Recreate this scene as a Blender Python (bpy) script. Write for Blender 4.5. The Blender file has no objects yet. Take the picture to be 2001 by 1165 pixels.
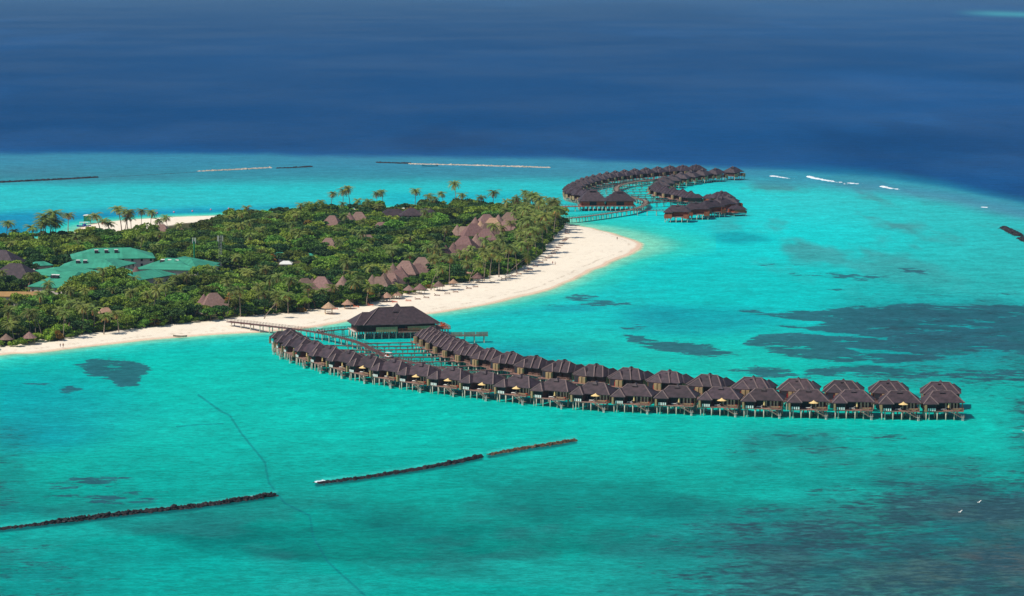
import bpy, math, random
import numpy as np
R = random.Random(7)
rng = np.random.default_rng(7)
sc = bpy.context.scene
COL = sc.collection

# ------------------------------------------------------------------ camera
H, F, CX, CY = 150.0, 100/36*2001, 1000.5, 582.5
PITCH = math.atan(642.5/F)
cp, sp = math.cos(PITCH), math.sin(PITCH)
def gp(px, py, z=0.0):
    u = (px-CX)/F; v = -(py-CY)/F
    dx, dy, dz = u, cp+sp*v, -sp+cp*v
    t = (z-H)/dz
    return (dx*t, dy*t, z)
def to_px(x, y, z=0.0):
    zz = z-H
    f = y*cp-zz*sp; up = y*sp+zz*cp
    return CX+F*x/f, CY-F*up/f
def mpp(py): return 150.0/(py+60.0)            # metres per photo pixel at a ground row
cam = bpy.data.cameras.new('camera'); co = bpy.data.objects.new('camera', cam); COL.objects.link(co)
co.location = (0, 0, H); co.rotation_euler = (math.pi/2-PITCH, 0, 0)
cam.lens = 100; cam.sensor_width = 36; cam.clip_start = 1; cam.clip_end = 400000
sc.camera = co

# ------------------------------------------------------------------ light
SUN_EL, AX, AY = math.radians(52), -0.90, -0.44
world = bpy.data.worlds.new('World'); sc.world = world; world.use_nodes = True
nt = world.node_tree; bg = nt.nodes['Background']
sky = nt.nodes.new('ShaderNodeTexSky'); sky.sky_type = 'NISHITA'; sky.sun_disc = False
sky.sun_elevation = SUN_EL; sky.sun_rotation = math.atan2(AX, AY); sky.altitude = 150
sky.air_density = 1.0; sky.dust_density = 0.6; sky.ozone_density = 2.0
nt.links.new(sky.outputs[0], bg.inputs[0]); bg.inputs[1].default_value = 0.085
sl = bpy.data.lights.new('sun', 'SUN'); so = bpy.data.objects.new('sun', sl); COL.objects.link(so)
sl.energy = 3.9; sl.angle = math.radians(0.5); sl.color = (1.0, 0.94, 0.85)
ce = math.cos(SUN_EL)
from mathutils import Vector
so.rotation_euler = Vector((AX*ce, AY*ce, math.sin(SUN_EL))).to_track_quat('Z', 'Y').to_euler()
so.location = (-200, 900, 400)
sc.view_settings.view_transform = 'Standard'; sc.view_settings.look = 'None'
sc.view_settings.gamma = 1; sc.view_settings.exposure = 0.0
sc.cycles.max_bounces = 5; sc.cycles.volume_bounces = 0; sc.cycles.use_denoising = True

# ------------------------------------------------------------------ helpers
def lin(*c):
    return tuple(((v/255)/12.92 if v/255 <= .04045 else ((v/255+.055)/1.055)**2.4) for v in c)
def tag(o, label=None, cat=None, group=None, kind=None):
    if label: o['label'] = label
    if cat: o['category'] = cat
    if group: o['group'] = group
    if kind: o['kind'] = kind
    return o
def empty(name, loc=(0, 0, 0), rz=0.0):
    o = bpy.data.objects.new(name, None); COL.objects.link(o)
    o.location = loc; o.rotation_euler = (0, 0, rz); o.empty_display_size = .5
    return o
def copy_tree(o, parent=None):
    c = o.copy(); COL.objects.link(c); c.parent = parent
    for ch in o.children: copy_tree(ch, c)
    return c
_first = {}
class Proto:
    """a thing built once; the first placing moves it, later ones copy it with its parts"""
    def __init__(s, root): s.root, s.used = root, False
    def place(s, loc, rz, label, cat=None, group=None, scale=None):
        o = s.root if not s.used else copy_tree(s.root)
        s.used = True
        o.location = loc; o.rotation_euler = (0, 0, rz)
        if scale: o.scale = scale if isinstance(scale, tuple) else (scale,)*3
        tag(o, label, cat, group); return o

def mat(name, col, rough=.8, spec=.3, noise=None, bump=None, rand=0.0, metal=0.0, stripes=None, trans=0.0):
    """procedural surface: noise=(scale, amount) tints, bump=(scale, strength), stripes=(axis, freq, amount), rand per object"""
    m = bpy.data.materials.new(name); m.use_nodes = True
    t = m.node_tree; N, L = t.nodes, t.links
    p = N['Principled BSDF']; p.inputs['Roughness'].default_value = rough
    p.inputs['Specular IOR Level'].default_value = spec; p.inputs['Metallic'].default_value = metal
    tc = N.new('ShaderNodeTexCoord')
    rgb = N.new('ShaderNodeRGB'); rgb.outputs[0].default_value = (*col, 1); cur = rgb.outputs[0]
    hsv = N.new('ShaderNodeHueSaturation'); L.new(cur, hsv.inputs['Color']); val = None
    def add(sock, lo, hi):
        nonlocal val
        mr = N.new('ShaderNodeMapRange'); L.new(sock, mr.inputs[0]); mr.inputs[3].default_value = lo; mr.inputs[4].default_value = hi
        if val is None: val = mr.outputs[0]
        else:
            mm = N.new('ShaderNodeMath'); mm.operation = 'MULTIPLY'; L.new(val, mm.inputs[0]); L.new(mr.outputs[0], mm.inputs[1]); val = mm.outputs[0]
    if noise:
        n = N.new('ShaderNodeTexNoise'); n.inputs['Scale'].default_value = noise[0]; n.inputs['Detail'].default_value = 4
        L.new(tc.outputs['Object'], n.inputs['Vector'])
        cr = N.new('ShaderNodeMapRange'); L.new(n.outputs[0], cr.inputs[0]); cr.inputs[1].default_value = .3; cr.inputs[2].default_value = .7
        add(cr.outputs[0], 1-noise[1], 1+noise[1])
    if stripes:
        sx = N.new('ShaderNodeSeparateXYZ'); L.new(tc.outputs['Object'], sx.inputs[0])
        mm = N.new('ShaderNodeMath'); mm.operation = 'MULTIPLY'; L.new(sx.outputs[stripes[0]], mm.inputs[0]); mm.inputs[1].default_value = stripes[1]
        fl = N.new('ShaderNodeMath'); fl.operation = 'FLOOR'; L.new(mm.outputs[0], fl.inputs[0])
        wn = N.new('ShaderNodeTexWhiteNoise'); wn.noise_dimensions = '1D'; L.new(fl.outputs[0], wn.inputs['W'])
        add(wn.outputs['Value'], 1-stripes[2], 1+stripes[2])
    if rand:
        oi = N.new('ShaderNodeObjectInfo'); add(oi.outputs['Random'], 1-rand, 1+rand)
        hm = N.new('ShaderNodeMath'); hm.operation = 'MULTIPLY'; L.new(oi.outputs['Random'], hm.inputs[0]); hm.inputs[1].default_value = 7.31
        fr = N.new('ShaderNodeMath'); fr.operation = 'FRACT'; L.new(hm.outputs[0], fr.inputs[0])
        hr = N.new('ShaderNodeMapRange'); L.new(fr.outputs[0], hr.inputs[0]); hr.inputs[3].default_value = .5-rand*.085; hr.inputs[4].default_value = .5+rand*.05
        L.new(hr.outputs[0], hsv.inputs['Hue'])
    if val is not None: L.new(val, hsv.inputs['Value'])
    L.new(hsv.outputs[0], p.inputs['Base Color'])
    if bump:
        n2 = N.new('ShaderNodeTexNoise'); n2.inputs['Scale'].default_value = bump[0]; n2.inputs['Detail'].default_value = 3
        L.new(tc.outputs['Object'], n2.inputs['Vector'])
        b = N.new('ShaderNodeBump'); b.inputs['Strength'].default_value = bump[1]; b.inputs['Distance'].default_value = .1
        L.new(n2.outputs[0], b.inputs['Height']); L.new(b.outputs[0], p.inputs['Normal'])
    if trans:
        tr = N.new('ShaderNodeBsdfTranslucent'); L.new(hsv.outputs[0], tr.inputs[0])
        mx = N.new('ShaderNodeMixShader'); mx.inputs[0].default_value = trans
        L.new(p.outputs[0], mx.inputs[1]); L.new(tr.outputs[0], mx.inputs[2]); L.new(mx.outputs[0], N['Material Output'].inputs[0])
    return m

M = dict(
 shingle=mat('roof_shingle', lin(64, 49, 53), .62, .45, (.7, .42), (6, .5), rand=.24),
 ridge=mat('ridge_tile_lit_tone', lin(128, 108, 104), .7, .4, (2, .1)),  # ridge tiles, paled to stand in for lit strips of roof
 thatch=mat('grey_thatch', lin(134, 108, 98), .95, .1, (1.2, .2), (4, .8), rand=.28),
 thatch_new=mat('fresh_thatch', lin(176, 142, 116), .95, .1, (1.2, .2), (4, .8), rand=.15),
 darkwood=mat('dark_timber', lin(84, 52, 46), .75, .3, (1.5, .2), stripes=(0, 4, .2)),
 tanwood=mat('tan_timber', lin(168, 138, 100), .8, .2, (1.5, .12), stripes=(0, 3.1, .16)),
 redwood=mat('red_timber', lin(165, 84, 56), .8, .2, (1, .15), stripes=(0, 2.5, .2)),
 greywood=mat('weathered_timber', lin(140, 122, 108), .85, .2, (1.5, .15), stripes=(0, 3.3, .2)),
 deck=mat('deck_boards', lin(158, 118, 104), .8, .2, (.9, .18), stripes=(0, 5, .12)),
 walk=mat('walkway_boards', lin(112, 84, 80), .85, .2, (.6, .16), (5, .3)),
 concrete=mat('pile_concrete', lin(205, 196, 176), .85, .2, (1.1, .16)),
 glass=mat('dark_glass', lin(26, 28, 32), .3, .2),
 curtain=mat('pale_curtain', lin(214, 206, 178), .9, .1, stripes=(0, 2.2, .12)),
 white=mat('white_paint', lin(238, 236, 228), .5, .3),
 wallwhite=mat('cream_render', lin(212, 198, 186), .9, .1, (.5, .1)),
 cream=mat('cream_canvas', lin(240, 205, 140), .9, .1, (2, .05)),
 orange=mat('orange_cushion', lin(215, 92, 50), .9, .1),
 red=mat('red_cushion', lin(170, 50, 48), .9, .1),
 lounger=mat('lounger_wood', lin(128, 76, 54), .85, .1, rand=.2),
 green=mat('green_metal_roof', lin(62, 154, 124), .6, .3, (.22, .16), stripes=(0, .8, .1), rand=.05),
 greenpaint=mat('green_paint', lin(20, 120, 84), .5, .3, (.6, .1)),
 tankgreen=mat('tank_green', lin(40, 130, 70), .5, .3, (.5, .08)),
 tanroof=mat('tan_metal_roof', lin(178, 138, 84), .7, .3, (.3, .12), stripes=(0, 1.2, .06)),
 greymetal=mat('grey_metal', lin(150, 150, 150), .5, .4, metal=.3),
 darkmetal=mat('dark_metal', lin(50, 50, 56), .5, .4),
 rock=mat('wet_rock', lin(42, 34, 36), .6, .4, (.35, .5), (2, .8)),
 rocktan=mat('dry_coral_rock', lin(104, 86, 66), .9, .2, (.4, .45), (2, .8)),
 rockpale=mat('pale_coral_rock', lin(205, 190, 170), .9, .2, (.3, .3), (2, .8)),
 leaf=mat('leaf_green', (.155, .265, .034), .7, .25, (.5, .4), rand=.55, trans=.22),
 leafb=mat('leaf_bright', (.27, .41, .045), .7, .25, (.5, .3), rand=.25, trans=.25),
 leafd=mat('leaf_deep', (.055, .13, .03), .7, .25, (.5, .35), rand=.3, trans=.15),
 leafo=mat('leaf_golden', (.30, .19, .03), .8, .2, (.5, .4), rand=.25, trans=.2),
 frond=mat('palm_frond', (.19, .25, .045), .55, .4, (.6, .35), rand=.35, trans=.2),
 deadfrond=mat('dry_frond', (.5, .27, .08), .9, .1, (.8, .3), rand=.3, trans=.15),
 bark=mat('palm_bark', lin(150, 132, 116), .9, .1, (2, .2)),
 barkd=mat('tree_bark', lin(96, 80, 66), .9, .1, (2, .2)),
 skin=mat('skin', lin(176, 122, 92), .6, .3),
 blue=mat('blue_paint', lin(30, 70, 160), .5, .3), teal=mat('teal_paint', lin(20, 130, 150), .5, .3),
 pink=mat('pink_buoy', lin(230, 130, 150), .5, .3), black=mat('black_cloth', lin(30, 30, 34), .9, .1),
 tyre=mat('tyre_rubber', lin(24, 24, 24), .9, .1), foam=mat('foam', lin(240, 246, 248), .9, .1, (.5, .08)),
)

class MB:
    def __init__(s): s.v, s.f = [], []
    def quad(s, *p): n = len(s.v); s.v += [tuple(q) for q in p]; s.f.append(tuple(range(n, n+len(p)))); return s
    def box(s, x0, x1, y0, y1, z0, z1):
        n = len(s.v)
        s.v += [(x0,y0,z0),(x1,y0,z0),(x1,y1,z0),(x0,y1,z0),(x0,y0,z1),(x1,y0,z1),(x1,y1,z1),(x0,y1,z1)]
        s.f += [tuple(n+i for i in q) for q in ((0,3,2,1),(4,5,6,7),(0,1,5,4),(1,2,6,5),(2,3,7,6),(3,0,4,7))]
        return s
    def bar(s, a, b, w, h):
        """box-section bar from a to b"""
        a, b = Vector(a), Vector(b); d = (b-a).normalized()
        side = d.cross(Vector((0, 0, 1)))
        side = side.normalized() if side.length > 1e-4 else Vector((1, 0, 0))
        up = side.cross(d).normalized(); n = len(s.v)
        for p in (a, b):
            for i, j in ((-1,-1),(1,-1),(1,1),(-1,1)): s.v.append(tuple(p+side*(i*w/2)+up*(j*h/2)))
        s.f += [tuple(n+i for i in q) for q in ((0,1,2,3),(7,6,5,4),(0,4,5,1),(1,5,6,2),(2,6,7,3),(3,7,4,0))]
        return s
    def tube(s, pts, rad, k=7):
        n = len(s.v); pts = [Vector(p) for p in pts]
        if not isinstance(rad, (list, tuple)): rad = [rad]*len(pts)
        for i, p in enumerate(pts):
            d = (pts[min(i+1, len(pts)-1)]-pts[max(i-1, 0)]).normalized()
            a = d.cross(Vector((0, 1, .01))).normalized(); b = d.cross(a)
            for j in range(k):
                t = 2*math.pi*j/k; s.v.append(tuple(p+(a*math.cos(t)+b*math.sin(t))*rad[i]))
        for i in range(len(pts)-1):
            for j in range(k):
                s.f.append((n+i*k+j, n+i*k+(j+1) % k, n+(i+1)*k+(j+1) % k, n+(i+1)*k+j))
        s.f.append(tuple(n+j for j in range(k))[::-1]); s.f.append(tuple(n+(len(pts)-1)*k+j for j in range(k)))
        return s
    def ell(s, c, r, nu=10, nv=7, jit=0.0):
        n = len(s.v)
        for i in range(nv+1):
            th = math.pi*i/nv
            for j in range(nu):
                ph = 2*math.pi*j/nu; q = 1+R.uniform(-jit, jit)
                s.v.append((c[0]+r[0]*math.sin(th)*math.cos(ph)*q, c[1]+r[1]*math.sin(th)*math.sin(ph)*q, c[2]+r[2]*math.cos(th)*q))
        for i in range(nv):
            for j in range(nu):
                s.f.append((n+i*nu+j, n+(i+1)*nu+j, n+(i+1)*nu+(j+1) % nu, n+i*nu+(j+1) % nu))
        return s
    def hip(s, x0, x1, y0, y1, ze, zr, axis='x', i0=None, i1=None, fas=.22, off=0.0):
        """hipped roof solid; i0, i1: hip insets at the two ends of the ridge"""
        if axis == 'x':
            ym = (y0+y1)/2+off; h = (y1-y0)/2
            a = (x0+(h if i0 is None else i0), ym, zr); b = (x1-(h if i1 is None else i1), ym, zr)
            c = [(x0,y0,ze),(x1,y0,ze),(x1,y1,ze),(x0,y1,ze)]
            fs = [(c[0],c[1],b,a),(c[1],c[2],b),(c[2],c[3],a,b),(c[3],c[0],a)]
        else:
            xm = (x0+x1)/2+off; h = (x1-x0)/2
            a = (xm, y0+(h if i0 is None else i0), zr); b = (xm, y1-(h if i1 is None else i1), zr)
            c = [(x0,y0,ze),(x1,y0,ze),(x1,y1,ze),(x0,y1,ze)]
            fs = [(c[0],c[1],a),(c[1],c[2],b,a),(c[2],c[3],b),(c[3],c[0],a,b)]
        for q in fs: s.quad(*q)
        d = [(p[0], p[1], p[2]-fas) for p in c]
        for i in range(4): s.quad(c[(i+1) % 4], c[i], d[i], d[(i+1) % 4])
        s.quad(*d[::-1]); return s
    def cone(s, c, r, z0, z1, k=12, rt=0.0, sag=0.0):
        n = len(s.v); rings = [(r, z0), (r*.5+rt*.5, z0+(z1-z0)*(.5-sag)), (max(rt, .03), z1)]
        for rr, z in rings:
            for j in range(k):
                t = 2*math.pi*j/k; s.v.append((c[0]+rr*math.cos(t), c[1]+rr*math.sin(t), z))
        for i in range(2):
            for j in range(k): s.f.append((n+i*k+j, n+i*k+(j+1) % k, n+(i+1)*k+(j+1) % k, n+(i+1)*k+j))
        s.f.append(tuple(n+j for j in range(k))[::-1]); s.f.append(tuple(n+2*k+j for j in range(k))); return s
    def build(s, name, m, parent=None, smooth=False, loc=None):
        me = bpy.data.meshes.new(name); me.from_pydata(s.v, [], s.f); me.update()
        me.materials.append(m)
        if smooth: me.polygons.foreach_set('use_smooth', [True]*len(me.polygons))
        o = bpy.data.objects.new(name, me); COL.objects.link(o)
        if parent: o.parent = parent
        if loc: o.location = loc
        return o

# ------------------------------------------------------------------ numpy noise and polygons
def vnoise(x, y, seed=0):
    xi = np.floor(x).astype(np.int64); yi = np.floor(y).astype(np.int64); fx = x-xi; fy = y-yi
    def h(a, b):
        n = (a*374761393+b*668265263+seed*1442695041) & 0xffffffff
        n = ((n ^ (n >> 13))*1274126177) & 0xffffffff
        return ((n ^ (n >> 16)) & 0xffff)/65535.0
    fx = fx*fx*(3-2*fx); fy = fy*fy*(3-2*fy)
    return (h(xi, yi)*(1-fx)+h(xi+1, yi)*fx)*(1-fy)+(h(xi, yi+1)*(1-fx)+h(xi+1, yi+1)*fx)*fy
def fbm(x, y, seed=0, o=4):
    s = 0; a = .5; t = 0
    for i in range(o):
        s = s+a*vnoise(x*2**i, y*2**i, seed+i*17); t += a; a *= .55
    return s/t
def sstep(a, b, x):
    t = np.clip((x-a)/(b-a), 0, 1); return t*t*(3-2*t)
def sdf(poly, x, y):
    """signed distance, positive inside"""
    P = np.array(poly)[:, :2]; d2 = np.full(x.shape, 1e18); ins = np.zeros(x.shape, bool)
    n = len(P)
    for i in range(n):
        ax, ay = P[i]; bx, by = P[(i+1) % n]; ex, ey = bx-ax, by-ay
        wx, wy = x-ax, y-ay
        t = np.clip((wx*ex+wy*ey)/(ex*ex+ey*ey+1e-12), 0, 1)
        d2 = np.minimum(d2, (wx-ex*t)**2+(wy-ey*t)**2)
        c = (ay > y) != (by > y)
        with np.errstate(divide='ignore', invalid='ignore'):
            ins ^= c & (x < (bx-ax)*(y-ay)/(by-ay+1e-12)+ax)
    return np.where(ins, 1, -1)*np.sqrt(d2)
def pline(pts, x, y):
    d2 = np.full(x.shape, 1e18)
    for (ax, ay), (bx, by) in zip(pts[:-1], pts[1:]):
        ex, ey = bx-ax, by-ay
        t = np.clip(((x-ax)*ex+(y-ay)*ey)/(ex*ex+ey*ey), 0, 1)
        d2 = np.minimum(d2, (x-ax-ex*t)**2+(y-ay-ey*t)**2)
    return np.sqrt(d2)
def catmull(P, n=8):
    P = [Vector(p) for p in P]; out = []
    for i in range(len(P)-1):
        p0, p1, p2, p3 = P[max(i-1, 0)], P[i], P[i+1], P[min(i+2, len(P)-1)]
        for k in range(n):
            t = k/n
            out.append(.5*((2*p1)+(p2-p0)*t+(2*p0-5*p1+4*p2-p3)*t*t+(3*p1-p0-3*p2+p3)*t**3))
    out.append(P[-1]); return out

# ------------------------------------------------------------------ the island
SHORE_PX = [(-330,770),(-150,722),(0,694),(60,690),(120,683),(250,668),(340,660),(430,653),(520,648),(600,640),(650,632),(690,625),
 (780,617),(850,612),(900,603),(960,593),(1000,583),(1060,569),(1120,546),(1150,531),(1180,518),(1210,505),(1240,492),(1252,482),
 (1245,473),(1200,458),(1160,447),(1130,442),(1106,438),(1090,430),(1060,423),(1000,414),(900,409),(800,407),(700,408),(600,411),
 (540,415),(480,419),(420,422),(350,424),(300,427),(240,431),(190,437),(158,446),(150,454),(100,466),(0,473),(-330,490)]
SHORE = [tuple(p[:2]) for p in catmull([gp(*p) for p in SHORE_PX]+[gp(*SHORE_PX[0])], 4)[:-1]]
VEG_PX = [(-330,742),(-150,706),(0,679),(46,673),(75,664),(118,668),(152,658),(185,652),(237,647),(302,640),(338,636),(381,631),(419,629),
 (450,624),(519,617),(553,614),(604,611),(642,602),(707,599),(742,592),(786,578),(831,568),(879,557),(919,551),(967,540),(1005,533),
 (1032,516),(1063,496),(1072,482),(1088,462),(1098,449),(1101,436),(1080,431),(1000,420),(900,415),(800,413),(700,414),(600,417),(540,421),
 (480,425),(420,430),(350,436),(300,444),(220,452),(160,460),(100,474),(0,480),(-330,500)]
LZ = 1.5
VEG = [tuple(gp(px, py, LZ)[:2]) for px, py in VEG_PX]
def ground_z(d): return np.where(d > 0, 1.6*(1-np.exp(-np.maximum(d, 0)*.085)), np.maximum(d*.12, -1.5))
nx, ny = 620, 330
gx = np.linspace(-330, 1330, nx); gy = np.linspace(398, 800, ny)
PX, PY = np.meshgrid(gx, gy)
t0 = np.array([gp(1000.5, y)[1] for y in gy])[:, None]
WX = (PX-CX)/F*(t0*cp+H*sp); WY = np.repeat(t0, nx, 1)
D = sdf(SHORE, WX, WY)+ (fbm(WX*.05, WY*.05, 5)-.5)*3
DV = sdf(VEG, WX, WY)
Z = ground_z(D)+np.where(D > 6, (fbm(WX*.12, WY*.12, 9)-.5)*.35, 0)
idx = np.arange(nx*ny).reshape(ny, nx)
keep = (D > -14); kq = keep[:-1, :-1] & keep[1:, 1:] & keep[:-1, 1:] & keep[1:, :-1]
q = np.stack([idx[:-1, :-1], idx[:-1, 1:], idx[1:, 1:], idx[1:, :-1]], -1)[kq]
def grid_mesh(name, X, Y, Zv, quads, m, attrs):
    me = bpy.data.meshes.new(name)
    me.vertices.add(X.size); me.vertices.foreach_set('co', np.stack([X.ravel(), Y.ravel(), Zv.ravel()], -1).astype(np.float32).ravel())
    quads = quads[:, ::-1]
    me.loops.add(quads.size); me.loops.foreach_set('vertex_index', quads.astype(np.int32).ravel())
    me.polygons.add(len(quads)); me.polygons.foreach_set('loop_start', np.arange(0, quads.size, 4, dtype=np.int32))
    me.update(calc_edges=True)
    for k, a in attrs.items():
        at = me.attributes.new(k, 'FLOAT_COLOR', 'POINT')
        at.data.foreach_set('color', np.concatenate([a.reshape(-1, 3), np.ones((a.size//3, 1))], 1).astype(np.float32).ravel())
    me.materials.append(m); me.polygons.foreach_set('use_smooth', np.ones(len(quads), bool)); me.validate()
    o = bpy.data.objects.new(name, me); COL.objects.link(o); return o
def mixc(a, b, t): return a*(1-t[..., None])+b*t[..., None]
sand = np.array(lin(252, 238, 214))[None, None]*np.ones(D.shape+(1,))
sand = sand*(1+(fbm(WX*.08, WY*.05, 3)-.5)[..., None]*.10)
wet = np.array(lin(236, 204, 176))
wn = fbm(WX*.02, WY*.02, 12)
sand = mixc(sand, np.array(lin(214, 190, 160)), sstep(.6, .75, fbm(WX*.5, WY*.3, 71, 4))*.25)
tide = np.exp(-((D-5-3*fbm(WX*.03, WY*.03, 72))/.5)**2)*sstep(.45, .6, fbm(WX*.2, WY*.2, 73)); sand = mixc(sand, np.array(lin(176, 148, 116)), tide*.5)
sand = mixc(sand, wet, 1-sstep(.3+wn*2, 1.0+wn*3.5, D))
litter = np.array(lin(96, 84, 56)); lit2 = np.array(lin(52, 66, 34))
lc = mixc(litter[None, None]*np.ones(D.shape+(1,)), lit2, fbm(WX*.15, WY*.15, 21))
col = mixc(sand, lc, sstep(1, 7, DV+(fbm(WX*.2, WY*.2, 33)-.5)*7))
def attr_ground(name):
    m = mat(name, (1, 1, 1), .95, .1, (1.5, .06), (3, .4)); N, L = m.node_tree.nodes, m.node_tree.links
    a = N.new('ShaderNodeAttribute'); a.attribute_name = 'tint'
    for n in N:
        if n.type == 'HUE_SAT': L.new(a.outputs['Color'], n.inputs['Color'])
    return m
isl = grid_mesh('beach', WX, WY, Z, q, attr_ground('sand_and_litter'), {'tint': col})
tag(isl, 'pale sand island with a curved beach running out to a rounded point', kind='structure')

# ------------------------------------------------------------------ the sea
rows = np.concatenate([np.geomspace(60, 560, 14), 150*F/(np.linspace(1210+60, 6, 860)), np.geomspace(170000, 300000, 4)])
# rows from ground distance along the axis; beyond the picture they run to the horizon
rows = np.unique(np.round(rows, 3))
cols = np.concatenate([np.linspace(-1.4, -.205, 40)[:-1], np.linspace(-.205, .205, 900), np.linspace(.205, 1.4, 40)[1:]])
WX = cols[None]*rows[:, None]; WY = np.repeat(rows[:, None], len(cols), 1)
PX, PY = to_px(WX, WY)
D = np.full(WX.shape, -900.0)
near = (WY > 700) & (WY < 2300) & (PX > -420) & (PX < 1400)
D[near] = sdf(SHORE, WX[near], WY[near])
D = D+(fbm(WX*.05, WY*.05, 5)-.5)*3
def C(*c): return np.array(lin(*c))
one = np.ones(WX.shape+(1,))
n1 = fbm(WX*.006, WY*.0035, 1, 5); n2 = fbm(WX*.03, WY*.012, 2, 5); n3 = fbm(WX*.0015, WY*.0008, 3, 4)
jx = (n2-.5)*60; jy = (n2-.5)*10+(n1-.5)*8
px_, py_ = PX+jx, PY+jy
# lagoon ground tone by distance
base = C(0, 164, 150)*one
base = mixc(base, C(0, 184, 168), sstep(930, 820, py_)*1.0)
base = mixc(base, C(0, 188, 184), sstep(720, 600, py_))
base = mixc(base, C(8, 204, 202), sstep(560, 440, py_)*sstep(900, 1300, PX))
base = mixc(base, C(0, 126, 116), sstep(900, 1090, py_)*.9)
# milky patches
base = mixc(base, C(14, 202, 186), sstep(.52, .75, n1)*.38*(py_ > 0))
# streaks along the current, lower part
st = fbm(WX*.02+WY*.012, WY*.014-WX*.004, 6, 4)
base = mixc(base, C(0, 112, 108), sstep(.42, .7, st)*sstep(880, 1010, PY)*.75)
base = mixc(base, C(34, 112, 112), sstep(.45, .62, fbm(WX*.03-WY*.01, WY*.02+WX*.006, 61, 4))*sstep(920, 1040, PY)*.55)
base = mixc(base, C(0, 196, 180), sstep(.55, .7, fbm(WX*.012+WY*.006, WY*.012, 62, 4))*sstep(860, 960, PY)*.4)
base = mixc(base, C(0, 150, 150), sstep(.45, .7, n1)*sstep(640, 760, PY)*.35)
def ell(cx, cy, rx, ry, soft=.35, tilt=0.0):
    soft = min(soft*1.6, .8)
    dx, dy = px_-cx, py_-cy
    dy = dy-dx*tilt
    return 1-sstep(1-soft, 1+soft, np.sqrt((dx/rx)**2+(dy/ry)**2))
def poly(p, soft=6):
    soft = soft*2.6
    d = sdf([(a, b*3.0) for a, b in p], PX+jx*.5, (PY+(n2-.5)*7)*3.0); return sstep(-soft, soft, d)
# back of the island: reef flat, bright band, blue channel
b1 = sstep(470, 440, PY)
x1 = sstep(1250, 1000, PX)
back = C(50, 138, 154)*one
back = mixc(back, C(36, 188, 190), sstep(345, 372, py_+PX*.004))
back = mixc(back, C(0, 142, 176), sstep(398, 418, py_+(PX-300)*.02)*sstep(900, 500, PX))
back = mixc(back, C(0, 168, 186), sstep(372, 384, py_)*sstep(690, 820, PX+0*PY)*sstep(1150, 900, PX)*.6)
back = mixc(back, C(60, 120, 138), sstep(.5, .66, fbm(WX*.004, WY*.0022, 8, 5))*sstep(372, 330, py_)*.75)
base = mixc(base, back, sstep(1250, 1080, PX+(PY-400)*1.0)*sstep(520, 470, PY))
base = mixc(base, C(50, 190, 190), sstep(470, 380, PY)*sstep(1350, 1600, PX)*.5)
# brownish reef streaks on the outer right flat
rf = fbm(WX*.016, WY*.006, 14, 5)*.6+fbm(WX*.05, WY*.012, 15, 4)*.4
base = mixc(base, C(70, 128, 132), sstep(.5, .68, rf)*sstep(1330, 1500, PX)*sstep(330, 370, PY)*sstep(640, 420, PY)*.8)
base = mixc(base, C(60, 150, 148), sstep(1500, 2000, PX)*sstep(330, 400, PY)*sstep(800, 500, PY)*.45)
# teal deeper basins
for a in [(1370,628,150,28,.3,-.02),(1450,465,62,11,.3,.03),(1290,612,60,16,.4,0),(930,607,130,10,.35,-.03),(1010,690,150,22,.5,0),(60,790,170,70,.5,0),
          (60,850,110,30,.6,0),(1900,660,250,60,.5,0),(1130,604,50,7,.4,0)]:
    base = mixc(base, C(0, 150, 160), ell(*a)*.75)
grass = np.zeros(PX.shape)
def G(v): 
    global grass
    grass = np.maximum(grass, v)
G(poly([(1441,605),(1500,612),(1600,609),(1686,597),(1772,594),(2001,596),(2300,600),(2300,720),(1990,690),(1922,683),(1815,705),(1729,711),(1643,708),(1557,697),(1472,682),(1463,673),(1490,655),(1560,650),(1520,638),(1610,632)], 9))
G(poly([(1222,654),(1300,666),(1400,676),(1446,693),(1380,697),(1300,688),(1240,672)], 8))
G(poly([(1420,725),(1480,716),(1560,722),(1720,716),(1800,728),(2001,722),(2300,720),(2300,745),(1900,748),(1700,742),(1480,742)], 9)*.8)
G(poly([(146,712),(190,702),(245,701),(285,712),(292,722),(262,738),(262,752),(232,757),(215,740),(180,735),(165,722)], 7))
G(poly([(1096,583),(1130,576),(1160,578),(1180,586),(1232,592),(1236,598),(1180,598),(1130,592)], 6)*.9)
G(ell(1665,540,60,8,.4)*.75); G(ell(1770,528,45,6,.4)*.7); G(ell(1600,534,50,5,.4)*.5); G(ell(1655,568,25,5,.4)*.5); G(ell(1400,690,60,6,.4)*.6)
G(ell(200,958,110,28,.5)*.55); G(ell(140,762,26,7,.4)*.6); G(ell(30,752,70,5,.5)*.5); G(ell(1150,598,60,4,.4)*.6); G(ell(1575,492,35,4,.5)*.45); G(ell(1520,517,40,3,.4)*.5)
G(ell(1240,640,40,8,.4)*.35)
lite = np.maximum(poly([(1490,637),(1560,644),(1640,652),(1735,660),(1730,663),(1640,657),(1560,652),(1490,646)], 3), poly([(1650,680),(1780,688),(1780,692),(1690,690)], 3))
lite = np.maximum(lite, poly([(1800,634),(1900,637),(1960,642),(1900,641)], 3))
grass = grass*(1-lite)
grass = np.clip(grass, 0, 1)
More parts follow.
